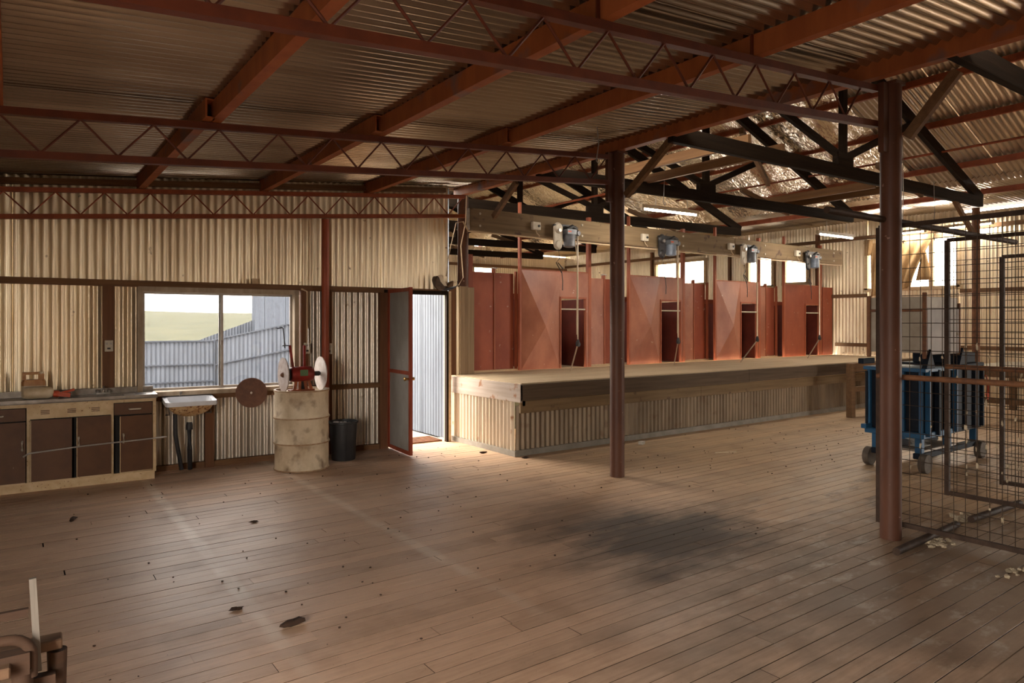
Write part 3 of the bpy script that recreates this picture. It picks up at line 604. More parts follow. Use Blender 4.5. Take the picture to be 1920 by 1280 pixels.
# ------------------------------------------------------------------ red stall fronts
def stall(x, label, creased=True):
    t = thing('stall_front', label, 'panel', (x, 8.3, PZ), 0, 'red stall fronts'); W, H = 1.36, 1.52; dl, dr_ = .76, 1.29; dh = 1.09
    zt = 2.52
    MB().mm((-.035, -.02, 0), (.0, .03, zt)).build('post', M_redframe, t); MB().mm((W, -.01, 0), (W + .06, .05, zt - .1)).build('post', M_redframe, t)
    n = 12
    def sheet(u, v):     # cross-broken sheet: four planes meeting in a raised X
        x_, z_ = u * dl, v * H; a = abs(u * 2 - 1); b = abs(v * 2 - 1)
        return (x_, -.032 * (1 - max(a, b)) - .004 if creased else -.004, z_)
    q = MB(); c = ((0, -.004, 0), (dl, -.004, 0), (dl, -.004, H), (0, -.004, H)); q.add(list(c) + [(dl * .5, -.13 if creased else -.008, H * .43)], [(0, 1, 4), (1, 2, 4), (2, 3, 4), (3, 0, 4)])
    q.add([(0, .004, 0), (dl, .004, 0), (dl, .004, H), (0, .004, H)], [(3, 2, 1, 0)])
    q.build('sheet', M_redlight if creased else M_red, t)
    MB().mm((dl, -.006, dh), (W, .004, H)).build('lintel_sheet', M_redlight if creased else M_red, t)
    MB().mm((dl, -.02, 0), (dl + .02, .02, dh + .03)).mm((dl + .02, -.02, dh), (dr_, .02, dh + .03)).build('opening_frame', M_redframe, t)
    MB().mm((dr_, -.02, 0), (dr_ + .025, .02, dh + .03)).build('opening_frame', M_redframe, t)
    MB().mm((dr_ + .025, -.004, 0), (W, .004, dh)).build('side_strip', M_redlight if creased else M_red, t)
    MB().tube([(dl + .02, 0, .925), (dr_, 0, .925)], .012, 8).build('cross_bar', M_plate, t)
    MB().mm((0, -.012, H - .012), (W, .012, H + .006)).build('top_edge', M_redframe, t)
    # let-go chute behind the opening
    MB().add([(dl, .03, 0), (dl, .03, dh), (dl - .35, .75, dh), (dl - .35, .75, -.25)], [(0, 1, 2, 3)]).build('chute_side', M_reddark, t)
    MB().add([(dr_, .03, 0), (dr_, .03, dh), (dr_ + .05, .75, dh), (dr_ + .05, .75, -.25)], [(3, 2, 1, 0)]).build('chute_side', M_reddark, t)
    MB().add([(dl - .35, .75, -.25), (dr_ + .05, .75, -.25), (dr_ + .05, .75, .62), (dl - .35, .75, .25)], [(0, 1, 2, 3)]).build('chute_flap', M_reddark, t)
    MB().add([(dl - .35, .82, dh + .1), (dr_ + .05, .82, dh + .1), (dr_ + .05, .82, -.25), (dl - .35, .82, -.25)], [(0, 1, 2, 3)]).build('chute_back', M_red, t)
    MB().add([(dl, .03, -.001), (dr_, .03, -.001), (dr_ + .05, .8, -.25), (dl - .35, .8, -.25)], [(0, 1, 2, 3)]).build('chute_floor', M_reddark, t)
    if creased: MB().mm((0, -.0155, .40), (dl, -.004, .404)).build('seam', M_red, t)
    return t
SX = (6.20, 8.51, 10.82, 13.09)
for x, nm in zip(SX, ('first from the left', 'just right of the middle post', 'third from the left', 'plain uncreased one, far right')):
    stall(x, 'faded red steel stall front with dark doorway, ' + nm, x < 13)
def pen_doors(x0, x1, label, off=.16, m1=None):
    t = thing('pen_doors', label, 'door', (x0, 8.3 + off, PZ + .02), 0, 'catching pen doors'); W = x1 - x0; h = 1.46
    MB().mm((-.005, -.02, 0), (.025, .02, h)).build('jamb', M_redframe, t); MB().mm((W - .03, -.02, 0), (W, .02, h)).build('jamb', M_redframe, t)
    m = W * .52
    MB().mm((.027, -.008, .0), (m - .012, .008, h - .03)).build('leaf', m1 or M_redlight, t); MB().mm((m + .012, .04, .0), (W - .032, .056, h - .03)).build('leaf', M_red, t)
    MB().mm((m - .012, -.022, 0), (m + .012, .05, h + .03)).build('meeting_post', M_redframe, t)
    MB().mm((0, -.03, -.02), (W, .09, .0)).build('sill_board', M_winpale, t)
    MB().mm((m - .05, -.02, h + .03), (m + .05, .02, h + .042)).build('top_latch', M_steel, t)
    return t
pen_doors(5.30, 6.165, 'pair of narrow red catching pen doors at the left end, by the timber column', .06, M_red)
pen_doors(7.62, 8.475, 'pair of narrow red catching pen doors partly behind the middle post')
pen_doors(9.93, 10.785, 'pair of narrow red catching pen doors between second and third stall fronts')
pen_doors(12.24, 13.055, 'pair of narrow red catching pen doors left of the last stall front')
tag(MB().mm((5.22, 8.22, PZ), (5.29, 8.3, PZ + 1.68)).build('red_post', M_red), 'slim red square post right of the timber column', 'post')
tc = thing('timber_column', 'weathered short timber column standing on the left end of the platform', 'column', (4.86, 8.07, PZ))
MB().mm((.10, -.05, 0), (.22, .07, 1.21)).build('plank', M_column, tc, bevel=.004); MB().mm((.223, -.045, 0), (.33, .07, 1.20)).build('plank', M_column, tc, bevel=.004)
MB().mm((.05, -.03, 0), (.098, .05, 1.2)).build('cream_strip', M_wallcorr, tc); MB().mm((-.04, -.02, -.3), (.048, .06, 1.19)).build('stud', M_girtz, tc)
tag(MB().mm((14.53, 8.28, PZ), (14.93, 8.30, PZ + 1.5)).build('end_panel', M_red), 'plain red end panel between last stall and right wall', 'panel')

# ------------------------------------------------------------------ overhead beam, shearing machines
ob = thing('overhead_beam', 'heavy grey-brown timber beam above the platform carrying shearing machines', 'beam', (4.85, 7.6, 2.79))
MB().mm((0, 0, 0), (5.6, .10, .30)).build('timber', M_beam, ob, bevel=.01); MB().mm((5.603, .002, .002), (9.25, .10, .298)).build('timber', M_beam, ob, bevel=.01)
bo = MB()
for x in (.15, 1.95, 4.2, 6.5, 8.9):
    for z in (.07, .23): MB().disc((x, -.006, z), .016, .014, (0, 1, 0), 10).build('bolt_head', M_plate, ob)
def sag(a, b, d, n=8): return [(a[0] + (b[0] - a[0]) * i / n, a[1] + (b[1] - a[1]) * i / n, a[2] + (b[2] - a[2]) * i / n - d * 4 * (i / n) * (1 - i / n)) for i in range(n + 1)]
q = MB().tube([(-.12, -.02, .10), (-.05, -.02, .0)] + sag((-.05, -.02, -.015), (9.2, -.02, -.015), .02, 24), .011, 6).build('power_cable', M_cable, ob, True)
def machine(x, label, lower, body, gearplate):
    t = thing('shearing_machine', label, 'machine', (x, 7.6, 2.79), 0, 'overhead shearing machines')
    MB().mm((-.02, -.05, .02), (.32, 0, .20)).build('mount_plate', M_machblk, t)
    gp = MB()
    gp.lathe([(.075, -.02), (.085, 0), (.06, .03)], (-.06, -.09, .13), 18, (0, -1, 0)); gp.mm((-.135, -.10, -.10), (.015, -.07, .13)); gp.lathe([(.07, -.02), (.075, 0), (.05, .025)], (-.06, -.09, -.10), 18, (0, -1, 0))
    gp.build('gear_housing', gearplate, t, True)
    MB().disc((-.06, -.125, .10), .026, .03, (0, 1, 0), 14).build('gear_hub', M_steel, t)
    MB().mm((-.14, -.105, .16), (.02, -.06, .185)).build('strap', M_machblk, t)
    MB().lathe([(.05, 0), (.085, .012), (.085, .17), (.075, .185)], (.13, -.11, -.13), 20).build('motor', body, t, True)
    MB().mm((.05, -.17, .055), (.22, -.05, .125)).build('motor_head', M_machgrey, t); MB().mm((.06, -.174, .08), (.12, -.17, .10)).build('badge', M_orange, t)
    MB().tube([(.10, -.12, .13), (.17, -.13, .17), (.26, -.12, .14)], .03, 10).build('friction_arm', M_machblk, t, True)
    MB().lathe([(.03, -.03), (.045, 0), (.03, .03)], (.275, -.13, .08), 14, (0, 1, 0)).build('drive_joint', M_machgrey, t, True)
    ex = .27; ez = -1.5
    MB().tube([(ex, -.13, .06), (ex + .005, -.13, ez + .05)], .011, 8).build('down_tube', M_chrome, t, True)
    MB().tube([(.17, -.16, .11), (ex - .025, -.15, -.28), (ex - .025, -.14, ez + .12)], .006, 6).build('pull_cord', M_rope, t, True)
    MB().lathe([(.015, -.05), (.026, -.02), (.026, .02), (.012, .05)], (ex, -.13, ez), 12, (.3, 0, 1)).disc((ex + .01, -.135, ez - .02), .035, .02, (0, 1, 0), 14).build('elbow_joint', M_machblk, t, True)
    lx, ly = lower; MB().tube([(ex, -.13, ez - .03), (lx - x, ly - 7.6, PZ - 2.79 + .012)], .0105, 8).build('lower_tube', M_chrome, t, True)
    cp = [(-.06, -.10, -.17), (-.05, -.11, -.30), (-.12, -.12, -.36), (-.02, -.12, -.50), (0, -.12, -.44), (-.09, -.12, -.36)]
    MB().tube(cp, .007, 6).tube([(-.02, -.12, -.48), (.0, -.12, -.62), (-.005, -.12, -.75)], .006, 6).build('switch_cord', M_machblk, t, True)
    return t
machine(6.33, 'grey shearing machine hanging from the overhead beam, leftmost of four', (6.60, 7.62), M_machgrey, M_plate)
machine(8.50, 'blue-grey shearing machine hanging from the beam, second from the left', (8.85, 7.62), M_machblue, M_machblk)
machine(10.65, 'shearing machine with pale perforated gear plate, third from the left', (10.55, 7.55), M_machgrey, M_plate)
machine(12.72, 'shearing machine furthest right, at the end of the overhead beam', (12.75, 7.58), M_machblue, M_machblk)
for x, nm in ((5.92, 'left of the first machine'), (8.10, 'left of the second machine'), (10.3, 'left of the third machine'), (12.38, 'left of the last machine')):
    t = thing('switch_box', 'small cream switch box on the overhead beam, ' + nm, 'switch', (x, 7.585, 2.93)); MB().mm((-.07, -.04, -.055), (.07, .014, .055)).build('case', M_plate, t, bevel=.006)
    MB().disc((.03, -.045, 0), .018, .02, (0, 1, 0), 12).build('knob', M_machblk, t)
    MB().tube([(0, -.01, -.055), (.01, -.02, -.10), (.04, -.02, -.12), (.06, -.02, -.14)], .008, 6).build('lead', M_cable, t, True)

# ------------------------------------------------------------------ fluorescent battens
def batten(a, b, label, hang=None):
    a, b = Vector(a), Vector(b); t = thing('fluorescent_light', label, 'light', a); d = b - a; e = d.normalized()
    MB().bar((0, 0, .035), d + Vector((0, 0, .035)), .055, .05).build('housing', M_batten, t)
    MB().tube([e * .05, d - e * .05], .016, 10).build('tube', M_tube, t, True)
    for p in (e * .03, d - e * .03): MB().bar(p - e * .02, p + e * .02, .034, .04).build('end_holder', M_plate, t)
    if hang:
        for f in (.25, .8): MB().tube([d * f + Vector((0, 0, .06)), d * f + Vector((0, 0, hang))], .004, 5).build('hanger', M_steel, t)
batten((6.90, 6.52, 3.13), (8.09, 6.52, 3.15), 'lit fluorescent tube below a dark truss, left one behind the middle post', .19)
batten((11.27, 6.52, 3.12), (12.47, 6.52, 3.13), 'lit fluorescent tube at the far end of the platform, below a dark truss', .24)
batten((14.72, 7.15, 3.40), (14.72, 6.22, 3.41), 'lit fluorescent tube above the curtained window, touching the big post in view')
batten((14.72, 6.0, 3.41), (14.72, 5.05, 3.43), 'lit fluorescent tube right of the curtained window behind the mesh')

# ------------------------------------------------------------------ sink cabinet and worktop: local x along the cabinet front, y into the wall
CA = math.atan2(7.76 - 7.83, 1.26); cb = thing('sink_cabinet', 'brown and cream enamel kitchen cabinet under the steel worktop', 'cabinet', (-.095, 7.83, 0), CA)
CL = 1.28; X0 = -1.0
fm = [(.025, .08, -.02)]
MB().mm((X0, .03, .0), (CL - .01, .33, .082)).build('plinth', M_cream, cb)
MB().mm((X0, .02, .082), (CL - .012, .33, .09)).mm((X0, .30, .09), (CL - .012, .33, .80)).mm((CL - .03, .0, .085), (CL - .012, .33, .80)).build('carcass', M_cream, cb)
MB().mm((X0, .04, .092), (CL - .032, .05, .795)).build('inside_shade_sheet', M_void, cb)  # near-black sheet standing in for the shade inside the cabinet
for a, b in ((.207, .232), (.885, .907), (CL - .03, CL)): MB().mm((a, -.004, .082), (b, .03, .805)).build('frame_stile', M_cream, cb)
MB().mm((X0, -.004, .79), (CL, .03, .822)).build('frame_rail', M_cream, cb); MB().mm((X0, -.002, .08), (CL, .03, .095)).build('frame_rail', M_cream, cb)
vp = MB().mm((.232, -.003, .68), (.885, .02, .79)).build('vent_panel', M_cream, cb, label='cream vent panel with louvres')
for xx in (.35, .56, .755):
    for zz in (.725, .74, .755): MB().mm((xx - .035, -.0075, zz - .002), (xx + .035, -.003, zz + .004)).build('louvre', M_brown, vp)
def cab_door(x0, x1, z0, z1, swing, hx, name='door'):
    hinge = x1 if swing > 0 else x0
    d = bpy.data.objects.new(name, MB().mm((x0 - hinge, -.02, z0), (x1 - hinge, -.002, z1)).mesh(name, M_brown)); COL.objects.link(d); d.parent = cb; d.location = (hinge, -.004, 0); d.rotation_euler = (0, 0, swing)
    e = MB()
    for a, b in (((x0 - hinge, -.021, z0), (x0 - hinge + .006, -.001, z1)), ((x0 - hinge, -.021, z0), (x1 - hinge, -.001, z0 + .006))): e.mm(a, b)
    e.build('worn_edge', M_cream, d)
    if hx is not None:
        MB().tube([(hx - hinge, -.02, .40), (hx - hinge, -.045, .41), (hx - hinge, -.045, .475), (hx - hinge, -.02, .485)], .008, 8).build('handle', M_plate, d, True)
    return d
cab_door(X0, .20, .095, .66, -.0, .175); cab_door(.236, .562, .095, .672, 0, None); cab_door(.598, .883, .10, .675, .04, .615); cab_door(.955, 1.243, .105, .66, .09, .985)
for a, b, hx in ((X0, .20, -.02), (.912, 1.245, 1.09)):
    d = MB().mm((a, -.018, .672), (b, -.002, .785)).build('drawer', M_brown, cb); MB().tube([(hx - .05, -.018, .725), (hx - .045, -.04, .725), (hx + .045, -.04, .725), (hx + .05, -.018, .725)], .007, 8).build('handle', M_plate, d, True)
wt = thing('steel_worktop', 'scratched grey steel sink worktop with low upstand against the corrugated wall', 'worktop', (-.095, 7.83, .823), CA)
MB().mm((X0, -.025, 0), (CL + .012, .32, .012)).mm((X0, -.025, -.0), (CL + .012, -.012, .038)).mm((X0, -.012, .012), (.45, .32, .038)).mm((1.0, -.012, .012), (CL + .012, .32, .038)).mm((.45, .24, .012), (1., .32, .038)).build('top', M_worktop, wt)
MB().mm((X0, .305, .038), (CL + .0, .33, .095)).build('upstand', M_worktop, wt)
tpp = MB().tube([(.83, .27, .038), (.83, .27, .10), (.83, .20, .115), (.83, .16, .10)], .010, 8).mm((.77, .26, .038), (.89, .285, .055)).lathe([(.016, 0), (.02, .02), (.012, .03)], (.78, .27, .055), 10).lathe([(.016, 0), (.02, .02), (.012, .03)], (.88, .27, .055), 10)
tpp.build('tap', M_steel, wt, True); MB().disc((1.15, .1, .039), .05, .004, (0, 0, 1), 20).build('sink_stopper', M_machblk, wt)
tag(MB().tube([(.085, 7.775, .345), (.13, 7.755, .375), (.55, 7.745, .40), (1.27, 7.70, .425)], .0075, 8).build('metal_rod', M_alum, smooth=True), 'thin bare metal rod pushed through the cabinet door handles', 'rod')
# jug and bottle
jg = thing('plastic_jug', 'amber-stained plastic jug with handle standing on the worktop', 'jug', (.17, 8.01, .863), CA)
def loop(w, d, z): return [(sx * w, sy * d, z) for sx, sy in ((-1, -.7), (-.8, -1), (.8, -1), (1, -.7), (1, .7), (.8, 1), (-.8, 1), (-1, .7))]
def loft(rings):
    n = len(rings[0]); q = MB(); vs = [v for r in rings for v in r]; fs = [(i * n + j, i * n + (j + 1) % n, (i + 1) * n + (j + 1) % n, (i + 1) * n + j) for i in range(len(rings) - 1) for j in range(n)]
    fs += [tuple(range(n - 1, -1, -1)), tuple((len(rings) - 1) * n + j for j in range(n))]; return q.add(vs, fs)
loft([loop(.085, .05, 0), loop(.095, .055, .02), loop(.095, .055, .12)]).build('lower_body', M_jug, jg, True)
loft([loop(.095, .055, .12), loop(.095, .055, .155), loop(.085, .05, .175)]).build('stained_shoulder', M_amberj, jg, True)
MB().bar((-.075, 0, .17), (-.075, 0, .23), .03, .04, up=(0, 1, 0)).bar((-.09, 0, .235), (.08, 0, .235), .035, .025).bar((.06, 0, .17), (.06, 0, .23), .05, .05, up=(0, 1, 0)).build('handle', M_amberj, jg)
MB().lathe([(.022, .17), (.022, .225), (.026, .226), (.026, .25)], (.06, 0, 0), 12).build('cap', M_jug, jg, True)
bt = thing('fallen_bottle', 'dirty white bottle lying on its side with orange-red pouring funnel', 'bottle', (.20, 7.882, .863 + .058), CA)
MB().lathe([(.02, -.115), (.05, -.11), (.058, -.08), (.058, .08), (.045, .11), (.025, .125)], n=20, axis=(1, 0, 0)).build('body', M_jug, bt, True)
MB().lathe([(.03, .12), (.033, .15), (.03, .17)], (0, 0, -.012), 14, (1, 0, -.05)).bar((.16, -.01, -.02), (.26, -.015, -.035), .05, .04).bar((.19, 0, -.01), (.29, .01, .015), .03, .02).build('funnel', M_orange, bt, True)

# ------------------------------------------------------------------ wash basin
bs = thing('wash_basin', 'white enamel wash basin with rust-stained bowl on the left wall', 'basin', wl(1.83, -.02, 0), WA)
rim = MB(); Wb, Db = .245, .40
def rr(w, y0, y1, z0, z1, n=5):
    out = []
    for cx, cy, a0 in ((w - .04, y0 + .04, -90), (w - .04, y1 - .04, 0), (-w + .04, y1 - .04, 90), (-w + .04, y0 + .04, 180)):
        for i in range(n): a = R(a0 + 90 * i / (n - 1)); y_ = cy + .04 * math.sin(a); out.append((cx + .04 * math.cos(a), y_, z0 + (z1 - z0) * (y_ - y0) / (y1 - y0)))
    return out
def shell(rings, name, m, par):
    n = len(rings[0]); q = MB(); q.add([v for r in rings for v in r], [(i * n + j, i * n + (j + 1) % n, (i + 1) * n + (j + 1) % n, (i + 1) * n + j) for i in range(len(rings) - 1) for j in range(n)]); return q.build(name, m, par, True)
zf, zb_ = .765, .80
shell([rr(Wb, -Db, 0, zf - .045, zb_ - .045), rr(Wb + .004, -Db - .004, 0, zf - .03, zb_ - .03), rr(Wb, -Db, 0, zf, zb_), rr(Wb - .04, -Db + .04, -.10, zf - .004, zb_ - .004), rr(Wb - .06, -Db + .07, -.12, zf - .06, zb_ - .07), rr(.10, -.28, -.16, .645, .65)], 'rim', M_white, bs)
shell([rr(Wb - .025, -Db + .03, -.08, zf - .04, zb_ - .045), rr(Wb - .05, -Db + .06, -.10, zf - .09, zb_ - .10), rr(.15, -.31, -.12, .635, .64), rr(.06, -.26, -.17, .60, .60)], 'bowl', M_bowl, bs)
MB().tube([(-.07, -.06, zb_ - .01), (-.07, -.06, zb_ + .035), (-.07, -.12, zb_ + .045), (-.07, -.13, zb_ + .02)], .011, 8).build('tap', M_steel, bs, True)
MB().lathe([(.022, .535), (.022, .60)], (.0, -.215, 0), 14).build('tailpiece', M_plate, bs, True)
MB().lathe([(.034, .455), (.034, .50), (.026, .535)], (.0, -.215, 0), 14).tube([(0, -.215, .46), (.005, -.20, .25), (.02, -.12, .02)], .024, 10).build('waste_pipe', M_machblk, bs, True)
MB().tube([(-.13, -.16, .62), (-.125, -.15, .40), (-.06, -.10, .02)], .022, 10).build('drain_hose', M_black, bs, True)
for sx in (-1, 1): MB().tube([(sx * .20, -.02, .70), (sx * .20, -.26, .69), (sx * .20, -.28, .63), (sx * .20, -.03, .60)], .009, 6).build('bracket', M_steel, bs, True)

# ------------------------------------------------------------------ drum and grinder
dm = thing('oil_drum', 'worn cream steel drum standing left of the black bin', 'drum', (2.56, 7.42, 0))
prof = [(.275, .0), (.29, .004), (.29, .018), (.283, .03), (.283, .27), (.294, .285), (.294, .30), (.283, .315), (.283, .54), (.294, .555), (.294, .57), (.283, .585), (.283, .83), (.291, .842), (.291, .86), (.27, .86), (.268, .845), (.26, .835), (0.001, .835)]
MB().lathe(prof, n=44, cap=False).build('shell', M_drum, dm, True)
for z in (.012, .2925, .5625, .851): MB().lathe([(.2915 if z > .8 or z < .1 else .2945, -.007), (.293 if z > .8 or z < .1 else .2965, 0), (.2915 if z > .8 or z < .1 else .2945, .007)], (0, 0, z), 44, cap=False).build('rolling_hoop', M_drumrust, dm, True)
MB().disc((-.16, -.1, .838), .03, .012, (0, 0, 1), 14).build('bung', M_drumrust, dm)
gr = thing('bench_grinder', 'red double-ended disc grinder bolted on top of the cream drum', 'grinder', (2.555, 7.42, .837))
bp_ = MB().mm((-.13, -.06, 0), (.13, .06, .022)).build('base_plate', M_motorbase, gr, bevel=.004)
for sx in (-.085, -.035, .035, .085): MB().bar((sx * 1.1, -.05, .02), (sx * .75, -.02, .13), .03, .022, up=(0, 1, 0)).build('leg', M_motorbase, gr)
MB().mm((-.03, -.02, .02), (.03, .04, .12)).build('leg_web', M_machblk, gr)
MB().lathe([(.045, -.135), (.075, -.12), (.083, -.09), (.083, .10), (.07, .125), (.04, .135)], (0, 0, .185), 24, (1, 0, 0)).build('motor_body', M_motor, gr, True)
MB().lathe([(.05, 0), (.07, .004), (.05, .014)], (-.128, 0, .19), 16, (-1, 0, 0)).build('end_bell', M_machblk, gr, True)
MB().mm((-.04, -.087, .17), (.045, -.079, .235)).build('name_plate', mat('green_plate', (.10, .16, .075), rough=.4), gr)
MB().tube([(-.21, 0, .185), (.24, 0, .185)], .016, 10).build('shaft', M_machblk, gr, True); MB().tube([(.135, 0, .185), (.20, 0, .185)], .026, 12).build('spindle_sleeve', M_machblk, gr, True)
MB().disc((-.195, 0, .185), .185, .010, (1, 0, 0)).build('disc', M_disc, gr); MB().disc((.215, 0, .185), .185, .010, (1, 0, 0)).build('disc', M_disclight, gr, label='pale disc on the right end')
MB().lathe([(.03, 0), (.02, .02), (.006, .03)], (-.20, 0, .185), 12, (-1, 0, 0)).build('disc_nut', M_rustdisc, gr, True)
for sx, lean in ((-.085, -.035), (.04, .0)):
    MB().bar((sx, .02, .25), (sx + lean, .02, .50), .028, .008, up=(0, 1, 0)).build('guide_arm', M_motor, gr)
MB().tube([(-.12, .02, .497), (-.20, .02, .497)], .006, 6).tube([(-.175, .02, .47), (-.175, .02, .52)], .008, 6).tube([(-.175, .02, .50), (-.19, .02, .68), (-.20, .02, .69), (-.26, .02, .68)], .006, 6).build('pendulum_rod', M_machblk, gr, True)
MB().tube([(.04, .02, .497), (.11, .02, .497)], .006, 6).tube([(.085, .02, .45), (.085, .02, .68)], .006, 6).build('pendulum_rod', M_steel, gr, True)
nd = Vector((-.27, -.96, .04)); sd_ = thing('spare_disc', 'round rust-brown grinding disc hung on the wall left of the drum', 'disc', wl(2.465, -.20, .805))
MB().disc((0, 0, 0), .165, .008, nd, 44).build('plate', M_rustdisc, sd_); MB().lathe([(.012, 0), (.012, .05), (.008, .055)], (0, 0, 0), 10, nd).build('centre_bolt', M_plate, sd_, True)
MB().tube([(0, 0, 0), (.02, .19, .0)], .008, 6).build('hook', M_steel, sd_)
bn = thing('black_bin', 'black plastic bin between the cream drum and the open door', 'bin', (3.11, 7.60, 0))
MB().lathe([(.13, 0), (.135, .01), (.158, .42), (.17, .425), (.17, .445), (.155, .445), (.145, .40), (.12, .06), (.001, .055)], n=28, cap=False).build('shell', M_black, bn, True)
for k in range(5): MB().blob((random.uniform(-.07, .07), random.uniform(-.07, .07), .405), .05, (1, 1, .6), k, .3).build('scrap', mat('grey_fluff', (.30, .27, .25), rough=.95), bn, True)
hb = thing('leather_bag', 'crumpled dark leather bag with pale lining on top of the door head', 'bag', wl(4.93, -.06, 2.02), WA)
def plate_xz(pts, y0, y1, lean=0.):
    n = len(pts); q = MB(); q.add([(x, y0 + lean * z, z) for x, z in pts] + [(x, y1 + lean * z, z) for x, z in pts], [tuple(range(n)), tuple(range(2 * n - 1, n - 1, -1))] + [(i, i + n, (i + 1) % n + n, (i + 1) % n) for i in range(n)]); return q
plate_xz([(-.155, .12), (-.135, .175), (-.10, .165), (-.075, .10), (-.02, .045), (.02, .03), (-.02, -.01), (-.07, -.01), (-.13, .05)], -.07, .05).build('outer_shell', M_leather, hb, bevel=.012)
plate_xz([(-.115, .172), (-.05, .20), (-.015, .12), (.035, .045), (-.02, .045), (-.075, .10)], -.055, -.03, .12).build('lining_flap', M_lining, hb, bevel=.004, label='pale lining flap')
plate_xz([(.01, .035), (.065, .085), (.115, .12), (.125, .105), (.115, .04), (.05, .025)], -.06, .03).build('tongue', M_amberd, hb, bevel=.006)
plate_xz([(-.05, .0), (.03, .025), (.12, .032), (.155, .05), (.15, .035), (.10, .0), (-.02, -.02)], -.075, .06).build('base_strip', M_machblk, hb, bevel=.006)
MB().tube([(.12, .0, .03), (.18, .0, .035), (.21, .0, .07), (.205, .0, .12)], .006, 6).build('strap', M_leather, hb, True)

# power points and conduits
def plate(name, s, z, w, h, label, cat='power point'):
    t = thing(name, label, cat, wl(s, -.055, z), WA); MB().mm((-w / 2, -.012, -h / 2), (w / 2, .012, h / 2)).build('cover', M_plate, t, bevel=.004)
    for sx in (-.25, .25): MB().mm((sx * w - .008, -.018, h * .1), (sx * w + .008, -.012, h * .3)).build('rocker', M_alum, t)
    MB().mm((-w * .2, -.014, -h * .3), (w * .2, -.0115, -h * .15)).build('socket', M_machblk, t)
plate('power_point', 1.105, 1.345, .075, .115, 'white double power point on the stud left of the window')
plate('power_point', 3.125, 1.28, .075, .13, 'white power switch behind the grinder right of the window')
plate('junction_box', 3.385, 1.27, .085, .13, 'cream junction box on the stud right of the red pipe post', 'box')
tag(MB().tube([wl(3.06, -.05, 1.98), wl(3.125, -.055, 1.95), wl(3.125, -.055, 1.34)], .012, 8).build('conduit', M_cable, smooth=True), 'thin cream conduit running down right of the window', 'conduit')
tag(MB().tube([wl(3.30, -.045, 2.03), wl(3.375, -.06, 1.97), wl(3.375, -.06, 1.33)], .008, 8).build('conduit', M_cable, smooth=True), 'thin conduit running down to the junction box', 'conduit')
tag(MB().tube([(4.98, 7.9, 3.3), (4.99, 7.93, 2.95), (4.93, 7.96, 2.62), (4.98, 7.98, 2.2), (4.90, 7.97, 2.09)], .007, 6).build('hanging_cable', M_cable, smooth=True), 'pale cable dangling beside the post at the left end of the overhead beam', 'cable')
tag(MB().tube([(4.95, 7.92, 2.95), (4.85, 7.95, 2.93), (4.72, 7.94, 2.45), (4.68, 7.93, 2.2)], .006, 6).build('rope', M_rope, smooth=True), 'pale rope looped from the left end of the near wall truss', 'rope')
tag(MB().mm((2.2, 8.02, 2.022), (2.27, 8.08, 2.08)).build('wood_block', M_winpale), 'small pale wood block sitting on the girt above the window', 'block')
gt = thing('floor_grate', 'brown ribbed doormat grate in the open doorway', 'mat', (4.42, 8.12, 0), WA)
for k in range(9): MB().mm((-.24, -.12 + k * .045, .0), (.24, -.10 + k * .045, .02)).build('slat', M_rustpipe, gt)
tag(MB().mm((3.9, 8.0, -.12), (4.75, 9.2, .0)).build('door_step', M_concrete), 'grey concrete step outside the open door', 'step')

# ------------------------------------------------------------------ mesh gates, cage bar, pipes at the right
def gate(x, y0, y1, z0, z1, label, rail=None):
    t = thing('mesh_gate', label, 'gate', (x, y0, 0)); W = y1 - y0
    for yy in (0, W): MB().mm((-.018, yy - .018, z0), (.018, yy + .018, z1)).build('upright', M_gate, t)
    for z in (z0 + .02, z1): MB().mm((-.016, min(0, W), z - .016), (.016, max(0, W), z + .016)).build('rail', M_gate, t)
    if rail: MB().tube([(-.03, 0, rail), (-.03, W, rail)], .021, 10).build('pipe_rail', M_rustpipe, t, True)
    q = MB(); n = int(abs(W) / .076)
    for i in range(1, n + 1): q.tube([(.0, W * i / (n + 1), z0), (.0, W * i / (n + 1), z1)], .0026, 4, cap=False)
    z = z0 + .1
    while z < z1 - .03: q.tube([(.004, 0, z), (.004, W, z)], .0026, 4, cap=False); z += .102
    q.build('wire_mesh', M_wire, t, kind='stuff')
    tf = MB(); rnd = random.Random(int(x * 100))
    for _ in range(60):
        yy = W * rnd.randint(1, n) / (n + 1); zz = rnd.uniform(z0 + .1, min(1.5, z1)); tf.blob((rnd.uniform(-.008, .008), yy, zz), rnd.uniform(.007, .015), (.8, .8, rnd.uniform(1, 2.6)), rnd.random(), .4, 5, 3)
    tf.build('wool_tufts', M_wool, t, True, kind='stuff')
    return t
gate(5.40, 2.62, .55, .05, 2.31, 'wire mesh gate with rusty pipe rail, nearest, right of the big post', 1.175)
gate(6.60, 2.62, .75, .08, 2.30, 'wire mesh gate second from the camera, its lower corner on the floor', 1.20)
gate(7.53, 2.52, .80, .06, 2.20, 'wire mesh gate furthest from the camera behind the other two')
tag(MB().tube([(4.40, 2.48, 2.335), (7.60, 2.44, 2.335)], .024, 10).build('cage_bar', M_gate, smooth=True), 'dark steel bar across the tops of the mesh gates past the big post', 'bar')
tag(MB().tube([(4.85, 2.24, .03), (5.88, 2.27, .03)], .026, 12).build('foot_pipe', M_gate, smooth=True), 'dark foot pipe on the floor sticking out under the nearest mesh gate', 'pipe')
tag(MB().tube([(6.12, 2.26, .03), (7.02, 2.22, .03)], .026, 12).build('foot_pipe', M_gate, smooth=True), 'dark foot pipe on the floor under the second mesh gate', 'pipe')
